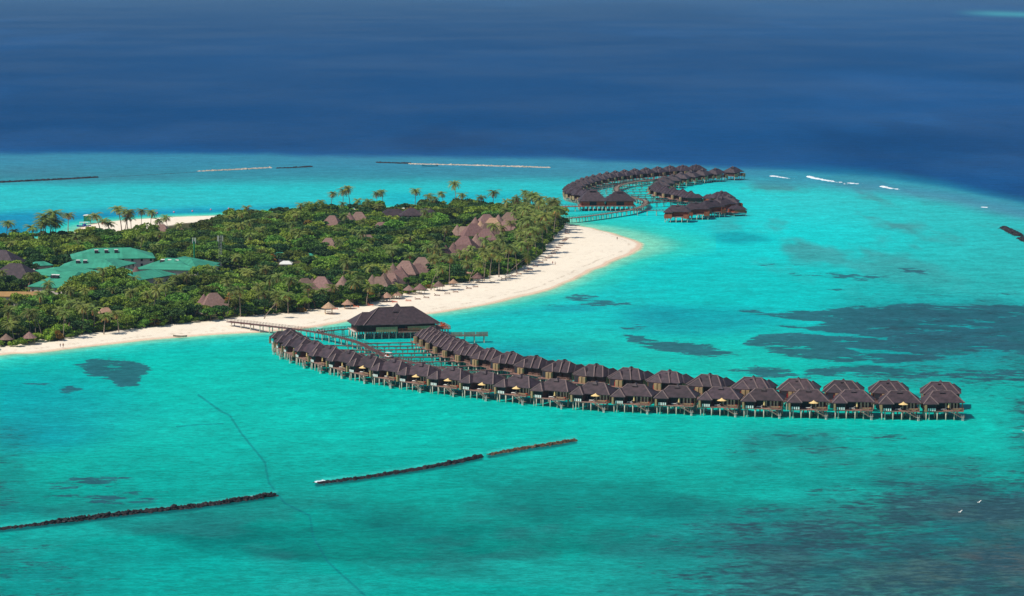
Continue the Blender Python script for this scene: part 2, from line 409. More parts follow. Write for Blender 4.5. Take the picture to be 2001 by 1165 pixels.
# reef garden, lower right
reef = sstep(1250, 1750, PX+(n1-.5)*500)*sstep(830, 960, PY+(n1-.5)*120)
reef = np.maximum(reef, sstep(1000, 1500, PX+(n1-.5)*400)*sstep(930, 1010, PY+(n1-.5)*80)*.85)
reef = np.maximum(reef, sstep(1880, 1990, PX+(n1-.5)*160)*sstep(690, 780, PY)*.7)
reef = np.maximum(reef, sstep(1380, 1480, PX)*sstep(812, 850, PY+(n1-.5)*20)*sstep(1980, 1600, PX)*sstep(960, 860, PY)*.55)
reef = np.maximum(reef, sstep(400, 100, PX)*sstep(1040, 1100, PY)*.45)
reef = np.maximum(reef, sstep(120, 0, PX)*sstep(800, 850, PY)*.5)
reef = np.maximum(reef, sstep(1560, 1800, PX)*sstep(500, 640, PY)*sstep(830, 740, PY)*.5)
base = mixc(base, C(22, 112, 116), reef*sstep(.35, .65, n2+.12)*.8)
base = mixc(base, C(62, 78, 92), reef*sstep(.5, .66, st*.5+n2*.5)*sstep(1300, 1900, PX)*.9)
base = mixc(base, C(76, 84, 84), reef*sstep(.4, .62, fbm(WX*.03, WY*.02, 81, 4))*sstep(1250, 1900, PX)*sstep(920, 1090, PY)*.7)
# pipe trench
trench = pline([(388,772),(430,803),(448,812),(470,845),(490,870),(520,905),(527,945),(560,985),(606,1008),(612,1050),(640,1098),(700,1152),(740,1190)], PX+(n2-.5)*14, PY+(n2-.5)*6)
base = mixc(base, C(10, 110, 118), (1-sstep(.7, 3.2, trench))*.6)
base = mixc(base, C(10, 120, 126), (1-sstep(.6, 2, pline([(345,834),(390,830),(436,828)], PX, PY)))*.6)
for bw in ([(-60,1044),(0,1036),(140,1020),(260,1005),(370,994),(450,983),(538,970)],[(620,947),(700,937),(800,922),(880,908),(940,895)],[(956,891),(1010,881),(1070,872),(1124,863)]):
    bd = pline(bw, PX+(n2-.5)*8, PY+(n2-.5)*3-1); base = mixc(base, C(10, 74, 80), (1-sstep(1.5, 6.5, bd))*.8)  # dark skirt: submerged rock plus shadow painted into the water colour
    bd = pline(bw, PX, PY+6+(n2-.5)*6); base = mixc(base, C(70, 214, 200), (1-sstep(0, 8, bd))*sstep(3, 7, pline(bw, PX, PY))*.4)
# shelving sand along the shore
dd = -D
shelf = 1+.9*sstep(1080, 1260, PX)*sstep(520, 470, PY)
base = mixc(base, C(40, 196, 180), 1-sstep(10, 34*1, dd/shelf))
base = mixc(base, C(120, 206, 176), (1-sstep(2.5, 15, dd/shelf+(n2-.5)*5)))
base = mixc(base, C(214, 196, 160), 1-sstep(0, 3.0, dd))
grass = grass*sstep(6, 16, dd)
# drop-off to the deep sea
edge = np.interp(PX, [-400,0,400,800,1100,1450,1600,1750,1850,2001,2300], [296,300,300,306,310,327,336,350,366,398,450])
e = edge-PY+(n1-.5)*8+(n2-.5)*6
deepness = sstep(-34, 12, e)
rim = np.exp(-((e+18)/12)**2)*sstep(1450, 1850, PX)
base = mixc(base, C(96, 140, 160), rim*.7)
slope = mixc(C(52, 134, 160)*one, C(14, 84, 140), sstep(-6, 8, e))
base = mixc(base, slope, sstep(-46, -8, e)*(1-.25*sstep(1400, 1750, PX)))
deep = mixc(C(4, 66, 116)*one, C(8, 76, 130), sstep(.35, .7, fbm(WX*.0009, WY*.00025, 40, 5)))
wind_sheen = fbm(WX*.0006, WY*.00012, 51, 4)*.6+fbm(WX*.004, WY*.0006, 52, 4)*.4
deep = mixc(deep, C(30, 92, 152), sstep(.56, .7, wind_sheen)*.35)  # wind sheen painted into the deep water colour as lighter streaks
deep = mixc(deep, C(0, 50, 96), sstep(.5, .68, fbm(WX*.006, WY*.0012, 53, 4))*sstep(170, 280, PY)*.5)
base = mixc(base, deep, sstep(-6, 22, e))
reef2 = np.exp(-((PY-27-(PX-1950)*.03)/5)**2)*sstep(1850, 1960, PX)
base = mixc(base, C(60, 170, 180), reef2*.7)
reef2 = np.exp(-((PY-24)/2)**2)*sstep(1740, 1800, PX)*.0
fine = np.stack([np.clip(grass, 0, 1)*(1-deepness), np.clip(reef+.12, 0, 1)*(1-deepness)*sstep(8, 20, dd), deepness], -1)
idx = np.arange(WX.size).reshape(WX.shape)
q = np.stack([idx[:-1, :-1], idx[1:, :-1], idx[1:, 1:], idx[:-1, 1:]], -1).reshape(-1, 4)

wm = bpy.data.materials.new('sea_water'); wm.use_nodes = True
N, L = wm.node_tree.nodes, wm.node_tree.links; P = N['Principled BSDF']
tc = N.new('ShaderNodeTexCoord')
def noise(scale, detail=4, sxyz=(1, 1, 1), rough=.55):
    mp = N.new('ShaderNodeMapping'); mp.inputs['Scale'].default_value = sxyz; L.new(tc.outputs['Object'], mp.inputs[0])
    n = N.new('ShaderNodeTexNoise'); n.inputs['Scale'].default_value = scale; n.inputs['Detail'].default_value = detail
    n.inputs['Roughness'].default_value = rough; L.new(mp.outputs[0], n.inputs['Vector']); return n.outputs[0]
def mth(op, a, b, clamp=False):
    m = N.new('ShaderNodeMath'); m.operation = op; m.use_clamp = clamp
    for i, s in enumerate((a, b)):
        if isinstance(s, (int, float)): m.inputs[i].default_value = s
        else: L.new(s, m.inputs[i])
    return m.outputs[0]
def rng_(s, a, b, c=0, d=1):
    m = N.new('ShaderNodeMapRange'); m.interpolation_type = 'SMOOTHSTEP'; L.new(s, m.inputs[0])
    for i, v in zip((1, 2, 3, 4), (a, b, c, d)): m.inputs[i].default_value = v
    return m.outputs[0]
def mixn(a, b, f):
    m = N.new('ShaderNodeMix'); m.data_type = 'RGBA'; L.new(f, m.inputs['Factor'])
    for s, v in ((m.inputs['A'], a), (m.inputs['B'], b)):
        if isinstance(v, tuple): s.default_value = (*v, 1)
        else: L.new(v, s)
    return m.outputs['Result']
at = N.new('ShaderNodeAttribute'); at.attribute_name = 'tint'
fa = N.new('ShaderNodeAttribute'); fa.attribute_name = 'fine'
sx = N.new('ShaderNodeSeparateColor'); L.new(fa.outputs['Color'], sx.inputs[0])
gN = mth('ADD', mth('MULTIPLY', noise(.045, 5, (1, .8, 1), .6), .5), mth('MULTIPLY', noise(.22, 5, (.45, .8, 1), .65), .5))
# ragged seagrass beds: the bed's own mask plus noise, cut by a threshold
gm = rng_(mth('ADD', sx.outputs[0], mth('MULTIPLY', mth('SUBTRACT', gN, .5), 5.4)), .5, .68)
gm = mth('MULTIPLY', gm, rng_(sx.outputs[0], .1, .3))
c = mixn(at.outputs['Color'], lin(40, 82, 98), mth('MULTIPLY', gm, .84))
rN = mth('ADD', mth('MULTIPLY', noise(.09, 5, (.6, .8, 1), .65), .55), mth('MULTIPLY', noise(.5, 4, (.5, .8, 1), .65), .45))
rm = rng_(mth('ADD', rN, mth('MULTIPLY', sx.outputs[1], .2)), .62, .75)
rm = mth('MULTIPLY', rm, rng_(sx.outputs[1], .05, .2))
c = mixn(c, lin(40, 78, 88), mth('MULTIPLY', rm, .95))
rN2 = noise(.045, 5, (1, .55, 1), .65)
c = mixn(c, lin(20, 104, 108), mth('MULTIPLY', mth('MULTIPLY', rng_(rN2, .5, .66), sx.outputs[1]), .6))
# light rippling of the sand floor
l1 = noise(.07, 5, (.7, 1, 1), .68)
hs = N.new('ShaderNodeHueSaturation'); L.new(c, hs.inputs['Color']); l2 = noise(.42, 4, (.55, 1, 1), .7); l3 = noise(1.3, 3, (.6, 1, 1), .7)
fade = rng_(sx.outputs[2], 0, 1, 1, .75)
vv = mth('MULTIPLY', mth('MULTIPLY', rng_(l1, .3, .7, .86, 1.14), rng_(l2, .3, .7, .78, 1.22)), rng_(l3, .3, .7, .84, 1.16))
L.new(mth('ADD', mth('MULTIPLY', mth('SUBTRACT', vv, 1), fade), 1), hs.inputs['Value'])
w2 = noise(.0025, 5, (1, .6, 1), .6)
b = N.new('ShaderNodeBump'); b.inputs['Strength'].default_value = .55; b.inputs['Distance'].default_value = .5
hN = mth('ADD', noise(.5, 4, (.6, 1, 1), .65), mth('MULTIPLY', noise(.06, 3, (.5, 1, 1)), 1.6))
L.new(hN, b.inputs['Height'])
df = N.new('ShaderNodeBsdfDiffuse'); L.new(hs.outputs[0], df.inputs[0])
gl = N.new('ShaderNodeBsdfGlossy'); gl.inputs['Roughness'].default_value = .22; L.new(b.outputs[0], gl.inputs['Normal'])
fr = N.new('ShaderNodeFresnel'); fr.inputs[0].default_value = 1.33; L.new(b.outputs[0], fr.inputs['Normal'])
gf = mth('MULTIPLY', mth('MINIMUM', fr.outputs[0], .5), rng_(w2, .35, .7, .03, .2))
ms = N.new('ShaderNodeMixShader'); L.new(gf, ms.inputs[0]); L.new(df.outputs[0], ms.inputs[1]); L.new(gl.outputs[0], ms.inputs[2])
N.remove(P); L.new(ms.outputs[0], N['Material Output'].inputs[0])
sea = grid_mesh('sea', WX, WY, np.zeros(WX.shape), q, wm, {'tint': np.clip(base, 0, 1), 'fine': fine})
tag(sea, 'turquoise lagoon water with dark seagrass beds, deep blue sea beyond the reef', kind='structure')
del WX, WY, PX, PY, base, one, back, slope, deep

# ------------------------------------------------------------------ stilt villas
def pile(x, y, top, parent, r=.2, bot=-1.2, m='concrete', name='pile', k=6):
    return MB().tube([(0, 0, bot), (0, 0, top)], r, k).build(name, M[m], parent, True, (x, y, 0))
def villa_roof():
    m = MB()
    m.hip(-7.0, 6.6, -4.9, 5.0, 5.75, 9.0, 'x', 3.9, 3.7)
    m.hip(-1.0, 1.0, -1.5, 1.5, 8.55, 9.65, 'y', .9, .9, .05)
    m.hip(2.0, 7.1, -2, 7.0, 5.5, 7.9, 'y', 3.4, 3.0)
    m.hip(-5.7, .2, -6.3, 1, 5.6, 8.1, 'y', 3.0, 2)
    m.hip(-2.2, 3.2, -5.7, 2, 5.68, 8.75, 'y', 4.0, 3)
    return m
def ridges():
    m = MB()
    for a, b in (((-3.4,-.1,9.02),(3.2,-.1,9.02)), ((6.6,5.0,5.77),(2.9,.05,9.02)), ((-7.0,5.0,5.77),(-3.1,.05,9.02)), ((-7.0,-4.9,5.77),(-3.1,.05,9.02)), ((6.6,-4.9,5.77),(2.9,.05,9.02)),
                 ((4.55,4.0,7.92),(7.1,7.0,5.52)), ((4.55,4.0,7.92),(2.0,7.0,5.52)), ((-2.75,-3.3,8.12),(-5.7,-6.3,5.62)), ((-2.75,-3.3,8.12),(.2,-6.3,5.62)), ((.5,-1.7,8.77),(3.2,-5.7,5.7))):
        m.bar(a, b, .36, .14)  # real ridge caps, widened to imitate the lit roof strips
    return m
def make_villa():
    v = empty('stilt_villa')
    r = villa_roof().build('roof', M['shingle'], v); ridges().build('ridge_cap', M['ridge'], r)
    w = MB().box(-5.7, 2.6, -4.3, 2.2, 3.1, 6.0).box(2.6, 6.3, -3.6, 5.6, 3.1, 5.9).box(-5.2, -.4, -6.2, -4.3, 3.1, 5.7)
    w = w.build('wall', M['darkwood'], v)
    MB().box(5.9, 6.6, 6.5, 7.2, 2.9, 5.2).build('end_screen', M['tanwood'], v); MB().box(6.3, 6.42, -2.5, 5.3, 3.1, 5.3).build('end_screen', M['tanwood'], v)
    for x0, x1 in ((-5.2, -3.4), (-2.9, -.7), (-.4, 2.1)):
        g = MB().box(x0, x1, 2.2, 2.28, 3.25, 5.5).build('window', M['glass'], w)
        if x0 != -.4: MB().box(x0+.1, x0+.65, 2.28, 2.33, 3.3, 5.35).box(x1-.6, x1-.1, 2.28, 2.33, 3.3, 5.35).build('curtain', M['curtain'], g)
    g = MB().box(2.9, 5.5, 5.6, 5.68, 3.3, 5.3).build('window', M['glass'], w)
    for i in range(4): MB().box(2.9+i*.72, 2.9+i*.72+.46, 6.3, 6.38, 3.1, 4.0).build('towel', M['white'], v)
    MB().box(-4.9, -3.2, -6.32, -6.2, 3.1, 5.2).build('door', M['darkmetal'], v); MB().box(-3.0, -2.7, -6.6, -6.3, 3.1, 4.6).build('banner', M['red'], v)
    MB().box(-2.4, -1.2, -7.2, -6.2, 2.9, 5.3).build('entry_screen', M['tanwood'], v); MB().box(-.9, .3, -7.1, -6.2, 2.9, 5.3).build('entry_screen', M['tanwood'], v)
    MB().box(-5.95, -5.7, -5.0, -3, 2.9, 5.5).build('side_screen', M['tanwood'], v); MB().box(-6.6, -6.35, 3.0, 3.6, 3.1, 5.5).build('side_screen', M['tanwood'], v)
    MB().box(-6.3, 6.5, -5.2, 2.0, 2.82, 3.1).box(-6.5, 6.5, 2.0, 6.3, 2.8, 3.08).box(-6.0, 1.0, -7.6, -5.2, 2.8, 3.06).build('deck', M['deck'], v)
    for a, b in (((-6.5,2.1),(-6.5,6.2)), ((-6.4,6.25),(-2.6,6.25)), ((-6.0,-7.55),(-4.6,-7.55)), ((1.6,-5.1),(6.3,-5.1)), ((6.45,-5),(6.45,-3))):
        m = MB()
        m.bar((a[0],a[1],3.85), (b[0],b[1],3.85), .1, .1); m.bar((a[0],a[1],3.45), (b[0],b[1],3.45), .06, .06)
        L_ = math.dist(a, b); n = max(2, int(L_/1.3))
        for i in range(n+1):
            x, y = a[0]+(b[0]-a[0])*i/n, a[1]+(b[1]-a[1])*i/n; m.box(x-.05, x+.05, y-.05, y+.05, 3.08, 3.9)
        m.build('railing', M['deck'], v)
    MB().box(-5.9, -3.0, 5.3, 5.9, 3.45, 3.55).box(-5.9, -3.0, 5.85, 5.95, 3.55, 3.95).box(-5.8, -5.6, 5.4, 5.8, 3.08, 3.45).box(-3.3, -3.1, 5.4, 5.8, 3.08, 3.45).build('bench', M['tanwood'], v)
    MB().box(-6.0, -5.3, 4.5, 5.2, 3.08, 3.8).build('cushion', M['orange'], v)
    st = MB()
    for dx in (0, .9): st.bar((-1.9, 6.3+dx, 3.0), (-5.2, 6.4+dx, 1.2), .09, .22); st.bar((-1.9, 6.3+dx, 3.9), (-5.2, 6.4+dx, 2.1), .07, .07)
    for i in range(8): t = (i+.5)/8; st.box(-1.9-3.3*t-.15, -1.9-3.3*t+.15, 6.35, 7.25, 2.95-1.8*t, 3.0-1.8*t)
    st.build('stairs', M['greywood'], v)
    MB().box(-6.7, -5.1, 6.2, 7.6, 1.05, 1.2).box(-6.6,-6.5,7.5,7.6,1.2,2.1).box(-5.2,-5.1,7.5,7.6,1.2,2.1).build('landing', M['greywood'], v)
    ld = MB()
    for x in (-6.3, -5.7): ld.bar((x, 7.65, 2.0), (x, 7.75, -.5), .07, .07)
    for i in range(5): ld.bar((-6.3, 7.7, -.2+i*.35), (-5.7, 7.7, -.2+i*.35), .08, .05)
    ld.build('ladder', M['white'], v)
    for y, xs in ((6.0, (6.0, 5.0, 2.3, -.6, -3.4)), (1.2, (6.0, 2.6, -1.2, -4.8)), (-3.4, (5.8, 1.6, -2.4, -6.0)), (-7.0, (-5.2, .2))):
        for x in xs: pile(x, y, 2.82, v)
    pile(-5.9, 7.2, 1.05, v, .17)
    return v
def make_far_villa(red=False):
    v = empty('stilt_villa')
    villa_roof().build('roof', M['shingle'], v)
    w = MB().box(-5.7, 2.6, -4.3, 2.2, 3.1, 6.0).box(2.6, 6.3, -3.6, 5.6, 3.1, 5.9).box(-5.2, -.4, -6.2, -4.3, 3.1, 5.7).build('wall', M['redwood' if red else 'darkwood'], v)
    MB().box(-4.6, -.6, 2.2, 2.3, 3.2, 5.3).build('window', M['redwood' if red else 'curtain'], w)
    for q_ in ((2.4, 6.6, 6.3, 6.6, 2.2, 4.6), (-6.4, -3.6, 6.3, 6.6, 2.2, 4.4), (-2.4, .3, -7.0, -6.2, 2.9, 5.4), (-6.6, -6.3, 2.0, 6.0, 2.4, 4.6)): MB().box(*q_).build('screen', M['redwood' if red else 'tanwood'], v)
    MB().box(-6.3, 6.5, -5.2, 2.0, 2.82, 3.1).box(-6.5, 6.5, 2.0, 6.3, 2.8, 3.08).box(-6.0, 1.0, -7.6, -5.2, 2.8, 3.06).build('deck', M['deck'], v)
    for y, xs in ((6.0, (6.0, 3.2, .2, -2.8, -5.8)), (-3.4, (5.8, 1.6, -2.4, -6.0))):
        for x in xs: pile(x, y, 2.82, v, .22)
    return v
def parasol(open_):
    p = empty('parasol')
    MB().tube([(0, 0, 0), (0, 0, 2.5)], .05, 6).build('pole', M['tanwood'], p)
    MB().box(-.35, .35, -.35, .35, 0, .12).build('base', M['darkwood'], p)
    if open_: MB().cone((0, 0), 1.75, 2.05, 2.95, 8).build('canopy', M['cream'], p)
    else: MB().cone((0, 0), .34, .9, 2.9, 8, sag=-.25).build('canopy', M['cream'], p)
    return p
def make_lounger(name, mt, cush, sc_=1.0):
    l = empty(name)
    f = MB().box(-1.0, 1.0, -.34, .34, .26, .34)
    f.build('frame', M[mt], l)
    for x in (-.85, .85):
        for y in (-.28, .28): MB().box(x-.05, x+.05, y-.05, y+.05, 0, .26).build('leg', M[mt], l)
    MB().box(-.35, .98, -.31, .31, .34, .42).build('seat_pad', M[cush], l)
    MB().quad((-.35,-.31,.42),(-.35,.31,.42),(-1.0,.31,.95),(-1.0,-.31,.95)).quad((-.35,.31,.34),(-.35,-.31,.34),(-1.08,-.31,.9),(-1.08,.31,.9)) \
        .quad((-.35,-.31,.34),(-.35,-.31,.42),(-1.0,-.31,.95),(-1.08,-.31,.9)).quad((-.35,.31,.42),(-.35,.31,.34),(-1.08,.31,.9),(-1.0,.31,.95)).quad((-1.0,-.31,.95),(-1.0,.31,.95),(-1.08,.31,.9),(-1.08,-.31,.9)).build('backrest', M[mt if mt == cush else cush], l)
    return l

ORD = ['first','second','third','fourth','fifth','sixth','seventh','eighth','ninth','tenth','eleventh','twelfth','thirteenth','fourteenth','fifteenth','sixteenth','seventeenth','eighteenth','nineteenth','twentieth','twenty-first','twenty-second','twenty-third','twenty-fourth','twenty-fifth','twenty-sixth','twenty-seventh','twenty-eighth','twenty-ninth','thirtieth','thirty-first','thirty-second','thirty-third','thirty-fourth','thirty-fifth','thirty-sixth','thirty-seventh','thirty-eighth','thirty-ninth','fortieth','forty-first','forty-second','forty-third','forty-fourth','forty-fifth']
FRONT = [(1845,821),(1759,821),(1668,819),(1579,818),(1489,816),(1404,813),(1318,810),(1234,807),(1152,803),(1072,796),(999,788),(930,780),(866,772),(804,764),(749,755),(701,746),(659,736),(621,726),(590,716),(565,706),(548,698),(537,689)]
def tangents(P):
    T = []
    for i in range(len(P)):
        a, b = P[max(i-1, 0)], P[min(i+1, len(P)-1)]
        d = Vector((b[0]-a[0], b[1]-a[1], 0)).normalized(); T.append(d)
    return T
NV = Proto(make_villa()); FV = Proto(make_far_villa()); RV = Proto(make_far_villa(True))
PO, PC = Proto(parasol(True)), Proto(parasol(False))
DL = Proto(make_lounger('deck_lounger', 'white', 'white'))
Pf = [gp(*p) for p in FRONT]; Tf = tangents(Pf)
OPEN = {1, 3, 5, 8, 10, 11, 12, 13, 15}
front_pos = []
for i, (p, t) in enumerate(zip(Pf, Tf)):
    n = Vector((t.y, -t.x, 0));  n = n if n.dot(Vector((-.5, -1, 0))) > 0 else -n
    c = Vector(p)-n*6.0; rz = math.atan2(n.y, n.x)-math.pi/2
    op = i in OPEN
    NV.place((c.x, c.y, 0), rz+R.uniform(-.02, .02), 'dark shingle villa on pale stilts, %s from the open-sea end of the near row' % ORD[i], 'water villa', 'near row of stilt villas')
    front_pos.append((c, n))
    ex = Vector((n.y, -n.x, 0)) # local x axis
    def at_(lx, ly): q_ = c+ex*lx+n*ly; return (q_.x, q_.y, 3.08)
    jx_ = R.uniform(-.7, .9)
    (PO if op else PC).place(at_(-1.2+jx_, 4.6), rz, ('open' if op else 'closed')+' cream parasol on the %s near-row villa deck from the sea end' % ORD[i], 'parasol', 'parasols on the villa decks')
    if i < 17:
        DL.place(at_(.4+jx_, 4.0), rz+R.uniform(-.3, .3), 'white lounger on the deck of the %s near-row villa from the sea end' % ORD[i], 'sun lounger', 'loungers on the villa decks')
BACK = [(1838,743),(1737,741),(1648,740),(1560,737),(1472,734),(1387,729),(1308,722),(1233,716),(1165,710),(1103,702),(1048,694),(1001,686),(961,679),(928,671),(903,663),(884,656),(869,649),(856,643),(845,637)]
Pb = [gp(x, y, 9.6) for x, y in BACK]; Tb = tangents(Pb); back_pos = []
for i, (p, t) in enumerate(zip(Pb, Tb)):
    n = Vector((-t.y, t.x, 0)); n = n if n.dot(Vector((.5, 1, 0))) > 0 else -n
    rz = math.atan2(n.y, n.x)-math.pi/2
    NV.place((p[0], p[1], 0), rz+R.uniform(-.02, .02), 'dark shingle villa showing its entrance, %s from the sea end of the second row' % ORD[i], 'water villa', 'second row of stilt villas')
    back_pos.append((Vector((p[0], p[1], 0)), n))
# far rows, curved
OUT = [(1360,321),(1334,322),(1309,323),(1285,325),(1262,327),(1240,329),(1220,331),(1202,333),(1186,335),(1172,338),(1159,341),(1147,344),(1137,347),(1128,351),(1121,355),(1119,359),(1122,363),(1130,366),(1143,369)]
INN = [(1432,325),(1398,328),(1372,330),(1350,333),(1331,336),(1314,340),(1301,345),(1291,350),(1286,355),(1289,360),(1300,363),(1316,366),(1334,369),(1350,373)]
REDV = [(1324,402),(1360,397),(1388,393),(1409,388),(1424,384),(1410,376),(1388,371),(1440,391)]
cen = Vector(gp(1230, 372)); far_out, far_inn = [], []
for lst, store, rowname, sg in ((OUT, far_out, 'outer arc', 1), (INN, far_inn, 'inner arc', 1)):
    Pq = [gp(x, y, 9.6) for x, y in lst]; Tq = tangents(Pq)
    for i, (p, t) in enumerate(zip(Pq, Tq)):
        n = Vector((-t.y, t.x, 0)); away = Vector((p[0], p[1], 0))-cen
        if store is far_out: n = n if n.dot(away) > 0 else -n
        else:
            n = Vector((t.y, -t.x, 0)); n = n if (n.dot(Vector((.6, -1, 0))) > 0) else -n
        FV.place((p[0], p[1], 0), math.atan2(n.y, n.x)-math.pi/2, 'distant dark-roofed stilt villa, %s along the %s from its %s' % (ORD[i], rowname, 'far right end'), 'water villa', 'distant villas in the '+rowname)
        store.append((Vector((p[0], p[1], 0)), n))
for i, (x, y) in enumerate(REDV):
    p = gp(x, y, 9.6); o = RV.place((p[0], p[1], 0), [3.0,3.2,3.5,3.9,4.4,.4,.1,4.9][i], 'distant stilt villa with rust-red timber walls, %s of the red cluster from the front' % ORD[i], 'water villa', 'red-walled villas of the far cluster', 1.12 if i < 6 else .75)

# ------------------------------------------------------------------ walkways
def walkway(name, pts, width, z, label, cat, group=None, step=5.0, rail=True, m='walk', pr=.2, stuff=False):
    P_ = [Vector((p[0], p[1], z)) for p in pts]
    root = empty(name, (P_[0].x, P_[0].y, 0)); o0 = Vector((P_[0].x, P_[0].y, 0))
    P_ = [p-o0 for p in P_]
    N_ = []
    for i in range(len(P_)):
        d = (P_[min(i+1, len(P_)-1)]-P_[max(i-1, 0)]).normalized(); N_.append(Vector((-d.y, d.x, 0)))
    d_ = MB(); r_ = MB(); h = width/2
    for i in range(len(P_)-1):
        a, b, na, nb = P_[i], P_[i+1], N_[i]*h, N_[i+1]*h; dn = Vector((0, 0, -.28))
        d_.quad(a-na, b-nb, b+nb, a+na); d_.quad(a+na+dn, b+nb+dn, b-nb+dn, a-na+dn)
        d_.quad(a-na+dn, b-nb+dn, b-nb, a-na); d_.quad(a+na, b+nb, b+nb+dn, a+na+dn)
        if rail:
            for s in (-1, 1):
                up = Vector((0, 0, .95)); r_.bar(a+na*s*.95+up, b+nb*s*.95+up, .09, .09)
                up = Vector((0, 0, .5)); r_.bar(a+na*s*.95+up, b+nb*s*.95+up, .05, .05)
    d_.build('deck', M[m], root)
    # stations
    acc = 0.0; nxt = step*.5; st = []
    for i in range(len(P_)-1):
        L_ = (P_[i+1]-P_[i]).length
        while nxt <= acc+L_:
            t = (nxt-acc)/L_; st.append((P_[i].lerp(P_[i+1], t), N_[i])); nxt += step
        acc += L_
    if rail:
        for (p, n) in st:
            for k in (-.5, 0, .5):
                dd_ = Vector((n.y, -n.x, 0))*step*k*.66
                for s in (-1, 1):
                    q_ = p+n*h*s*.95+dd_; r_.box(q_.x-.05, q_.x+.05, q_.y-.05, q_.y+.05, z-.02, z+1.1)
        r_.build('railing', M['darkwood'], root)
    for (p, n) in st:
        mb = MB(); q1, q2 = n*(h*.7), n*(-h*.7)
        if width > 1.8:
            for qq in (q1, q2): mb.tube([(qq.x, qq.y, -1.2), (qq.x, qq.y, z-.3)], pr, 6)
            mb.bar((q1.x*1.3, q1.y*1.3, z-.42), (q2.x*1.3, q2.y*1.3, z-.42), .3, .3)
        else:
            mb.tube([(0, 0, -1.2), (0, 0, z-.3)], pr, 6); mb.bar((q1.x*1.3, q1.y*1.3, z-.4), (q2.x*1.3, q2.y*1.3, z-.4), .26, .26)
            dd_ = Vector((n.y, -n.x, 0))
            mb.bar((0, 0, z-1.0), tuple(dd_*.8+Vector((0, 0, z-.35))), .14, .14); mb.bar((0, 0, z-1.0), tuple(-dd_*.8+Vector((0, 0, z-.35))), .14, .14)
        mb.build('pile', M['concrete' if not stuff else 'concrete'], root, False, (p.x, p.y, 0))
    return tag(root, label, cat, group)
WZ = 3.1
main_px = [(446,628),(500,634),(560,641),(600,646),(640,653),(680,663),(705,671),(725,681),(745,690),(770,700),(800,709),(850,716),(905,722),(975,731),(1060,741),(1150,752),(1240,762),(1330,771),(1420,777),(1510,781),(1610,785),(1700,787),(1790,788)]
mp = [gp(x, y, WZ) for x, y in main_px[:10]]
# between the two rows further out: midway of front and back villas
mid = []
for i in range(0, 13):
    c, n = front_pos[i]
    j = min(back_pos, key=lambda b: (b[0]-c).length)
    mid.append((c+j[0])/2)
mid = [m_ for m_ in mid if True][::-1]
mp2 = [tuple(m_) for m_ in mid if m_.x > mp[-1][0]+12]
main_pts = catmull([Vector((p[0], p[1], 0)) for p in mp]+[Vector((p[0], p[1], 0)) for p in mp2], 6)
walkway('boardwalk', main_pts, 2.6, WZ, 'long curved brown boardwalk from the beach between the two near villa rows', 'boardwalk', step=5.6)
def closest(pts, p): return min(pts, key=lambda q_: (Vector((q_[0], q_[1], 0))-p).length)
def x_hit(pts, y, x0):
    best = None
    for a, b in zip(pts[:-1], pts[1:]):
        if (a.y-y)*(b.y-y) <= 0 and abs(b.y-a.y) > 1e-6:
            t = (y-a.y)/(b.y-a.y); q_ = a.lerp(b, t)
            if best is None or abs(q_.x-x0) < abs(best.x-x0): best = q_
    return best
def branches(rowpos, label, group, sidelab, pts, shift):
    for i, (c, n) in enumerate(rowpos):
        e_ = c-n*7.4+Vector((n.y, -n.x, 0))*shift
        t_ = closest(pts, e_)
        a = x_hit(pts, e_.y-3.0, e_.x)
        q_ = a if (a is not None and (a-e_).length < 75 and (a-e_).length < 3.5*(Vector((t_[0], t_[1], 0))-e_).length+8) else Vector((t_[0], t_[1], 0))
        q_ = Vector((q_.x, q_.y, 0))
        if (q_-e_).length < 3: continue
        walkway('villa_jetty', [q_, q_.lerp(e_, .5), e_], 1.5, 2.98, label % ORD[i], 'jetty', group, step=4.6, rail=False)
branches(back_pos, 'narrow brown jetty leading to the %s villa from the sea end of the second row', 'jetties to the second-row villas', '', main_pts, -2.5)
branches(front_pos, 'narrow brown jetty leading to the %s villa from the sea end of the near row', 'jetties to the near-row villas', '', main_pts, -2.5)
# far boardwalk
farp = catmull([Vector(gp(x, y, WZ))*1 for x, y in [(1090,427),(1125,425),(1165,420),(1200,415),(1232,410),(1252,404),(1262,398),(1259,392),(1243,387),(1224,383),(1210,378),(1204,371),(1207,365),(1218,360),(1236,356),(1258,353),(1276,352)]], 6)
farp = [Vector((p.x, p.y, 0)) for p in farp]
walkway('boardwalk', farp, 3.4, WZ, 'pale distant boardwalk winding in an S from the beach to the far villas', 'boardwalk', step=6, m='greywood')
def line(px, z=WZ): return [Vector((*gp(x, y, z)[:2], 0)) for x, y in px]
walkway('boardwalk', line([(1236,411),(1265,411),(1302,412)]), 2.0, WZ, 'short distant boardwalk joining the S-curved walk to the nearest red villa', 'boardwalk', step=6)
walkway('boardwalk', line([(1262,397),(1310,394),(1370,392)]), 2.0, WZ, 'distant boardwalk running from the S-curve to the back of the red cluster', 'boardwalk', step=6)
walkway('boardwalk', line([(1330,412),(1375,409),(1410,402),(1432,396)]), 2.0, WZ, 'distant boardwalk linking the decks of the red-walled villas', 'boardwalk', step=6)
walkway('boardwalk', line([(1096,403),(1120,403),(1142,403)]), 4.5, WZ, 'red-brown distant pier left of the far reception pavilion', 'pier', step=6, m='redwood')
branches(far_out, 'thin far jetty reaching the %s villa of the outer arc from its far right end', 'jetties of the outer arc', '', farp+[], 0)
branches(far_inn, 'thin far jetty reaching the %s villa of the inner arc from its far right end', 'jetties of the inner arc', '', farp+[], 0)
walkway('boardwalk', line([(622,648),(660,644),(700,641)]), 1.9, WZ, 'side boardwalk from the main walk to the big stilt pavilion', 'boardwalk', step=5.0)

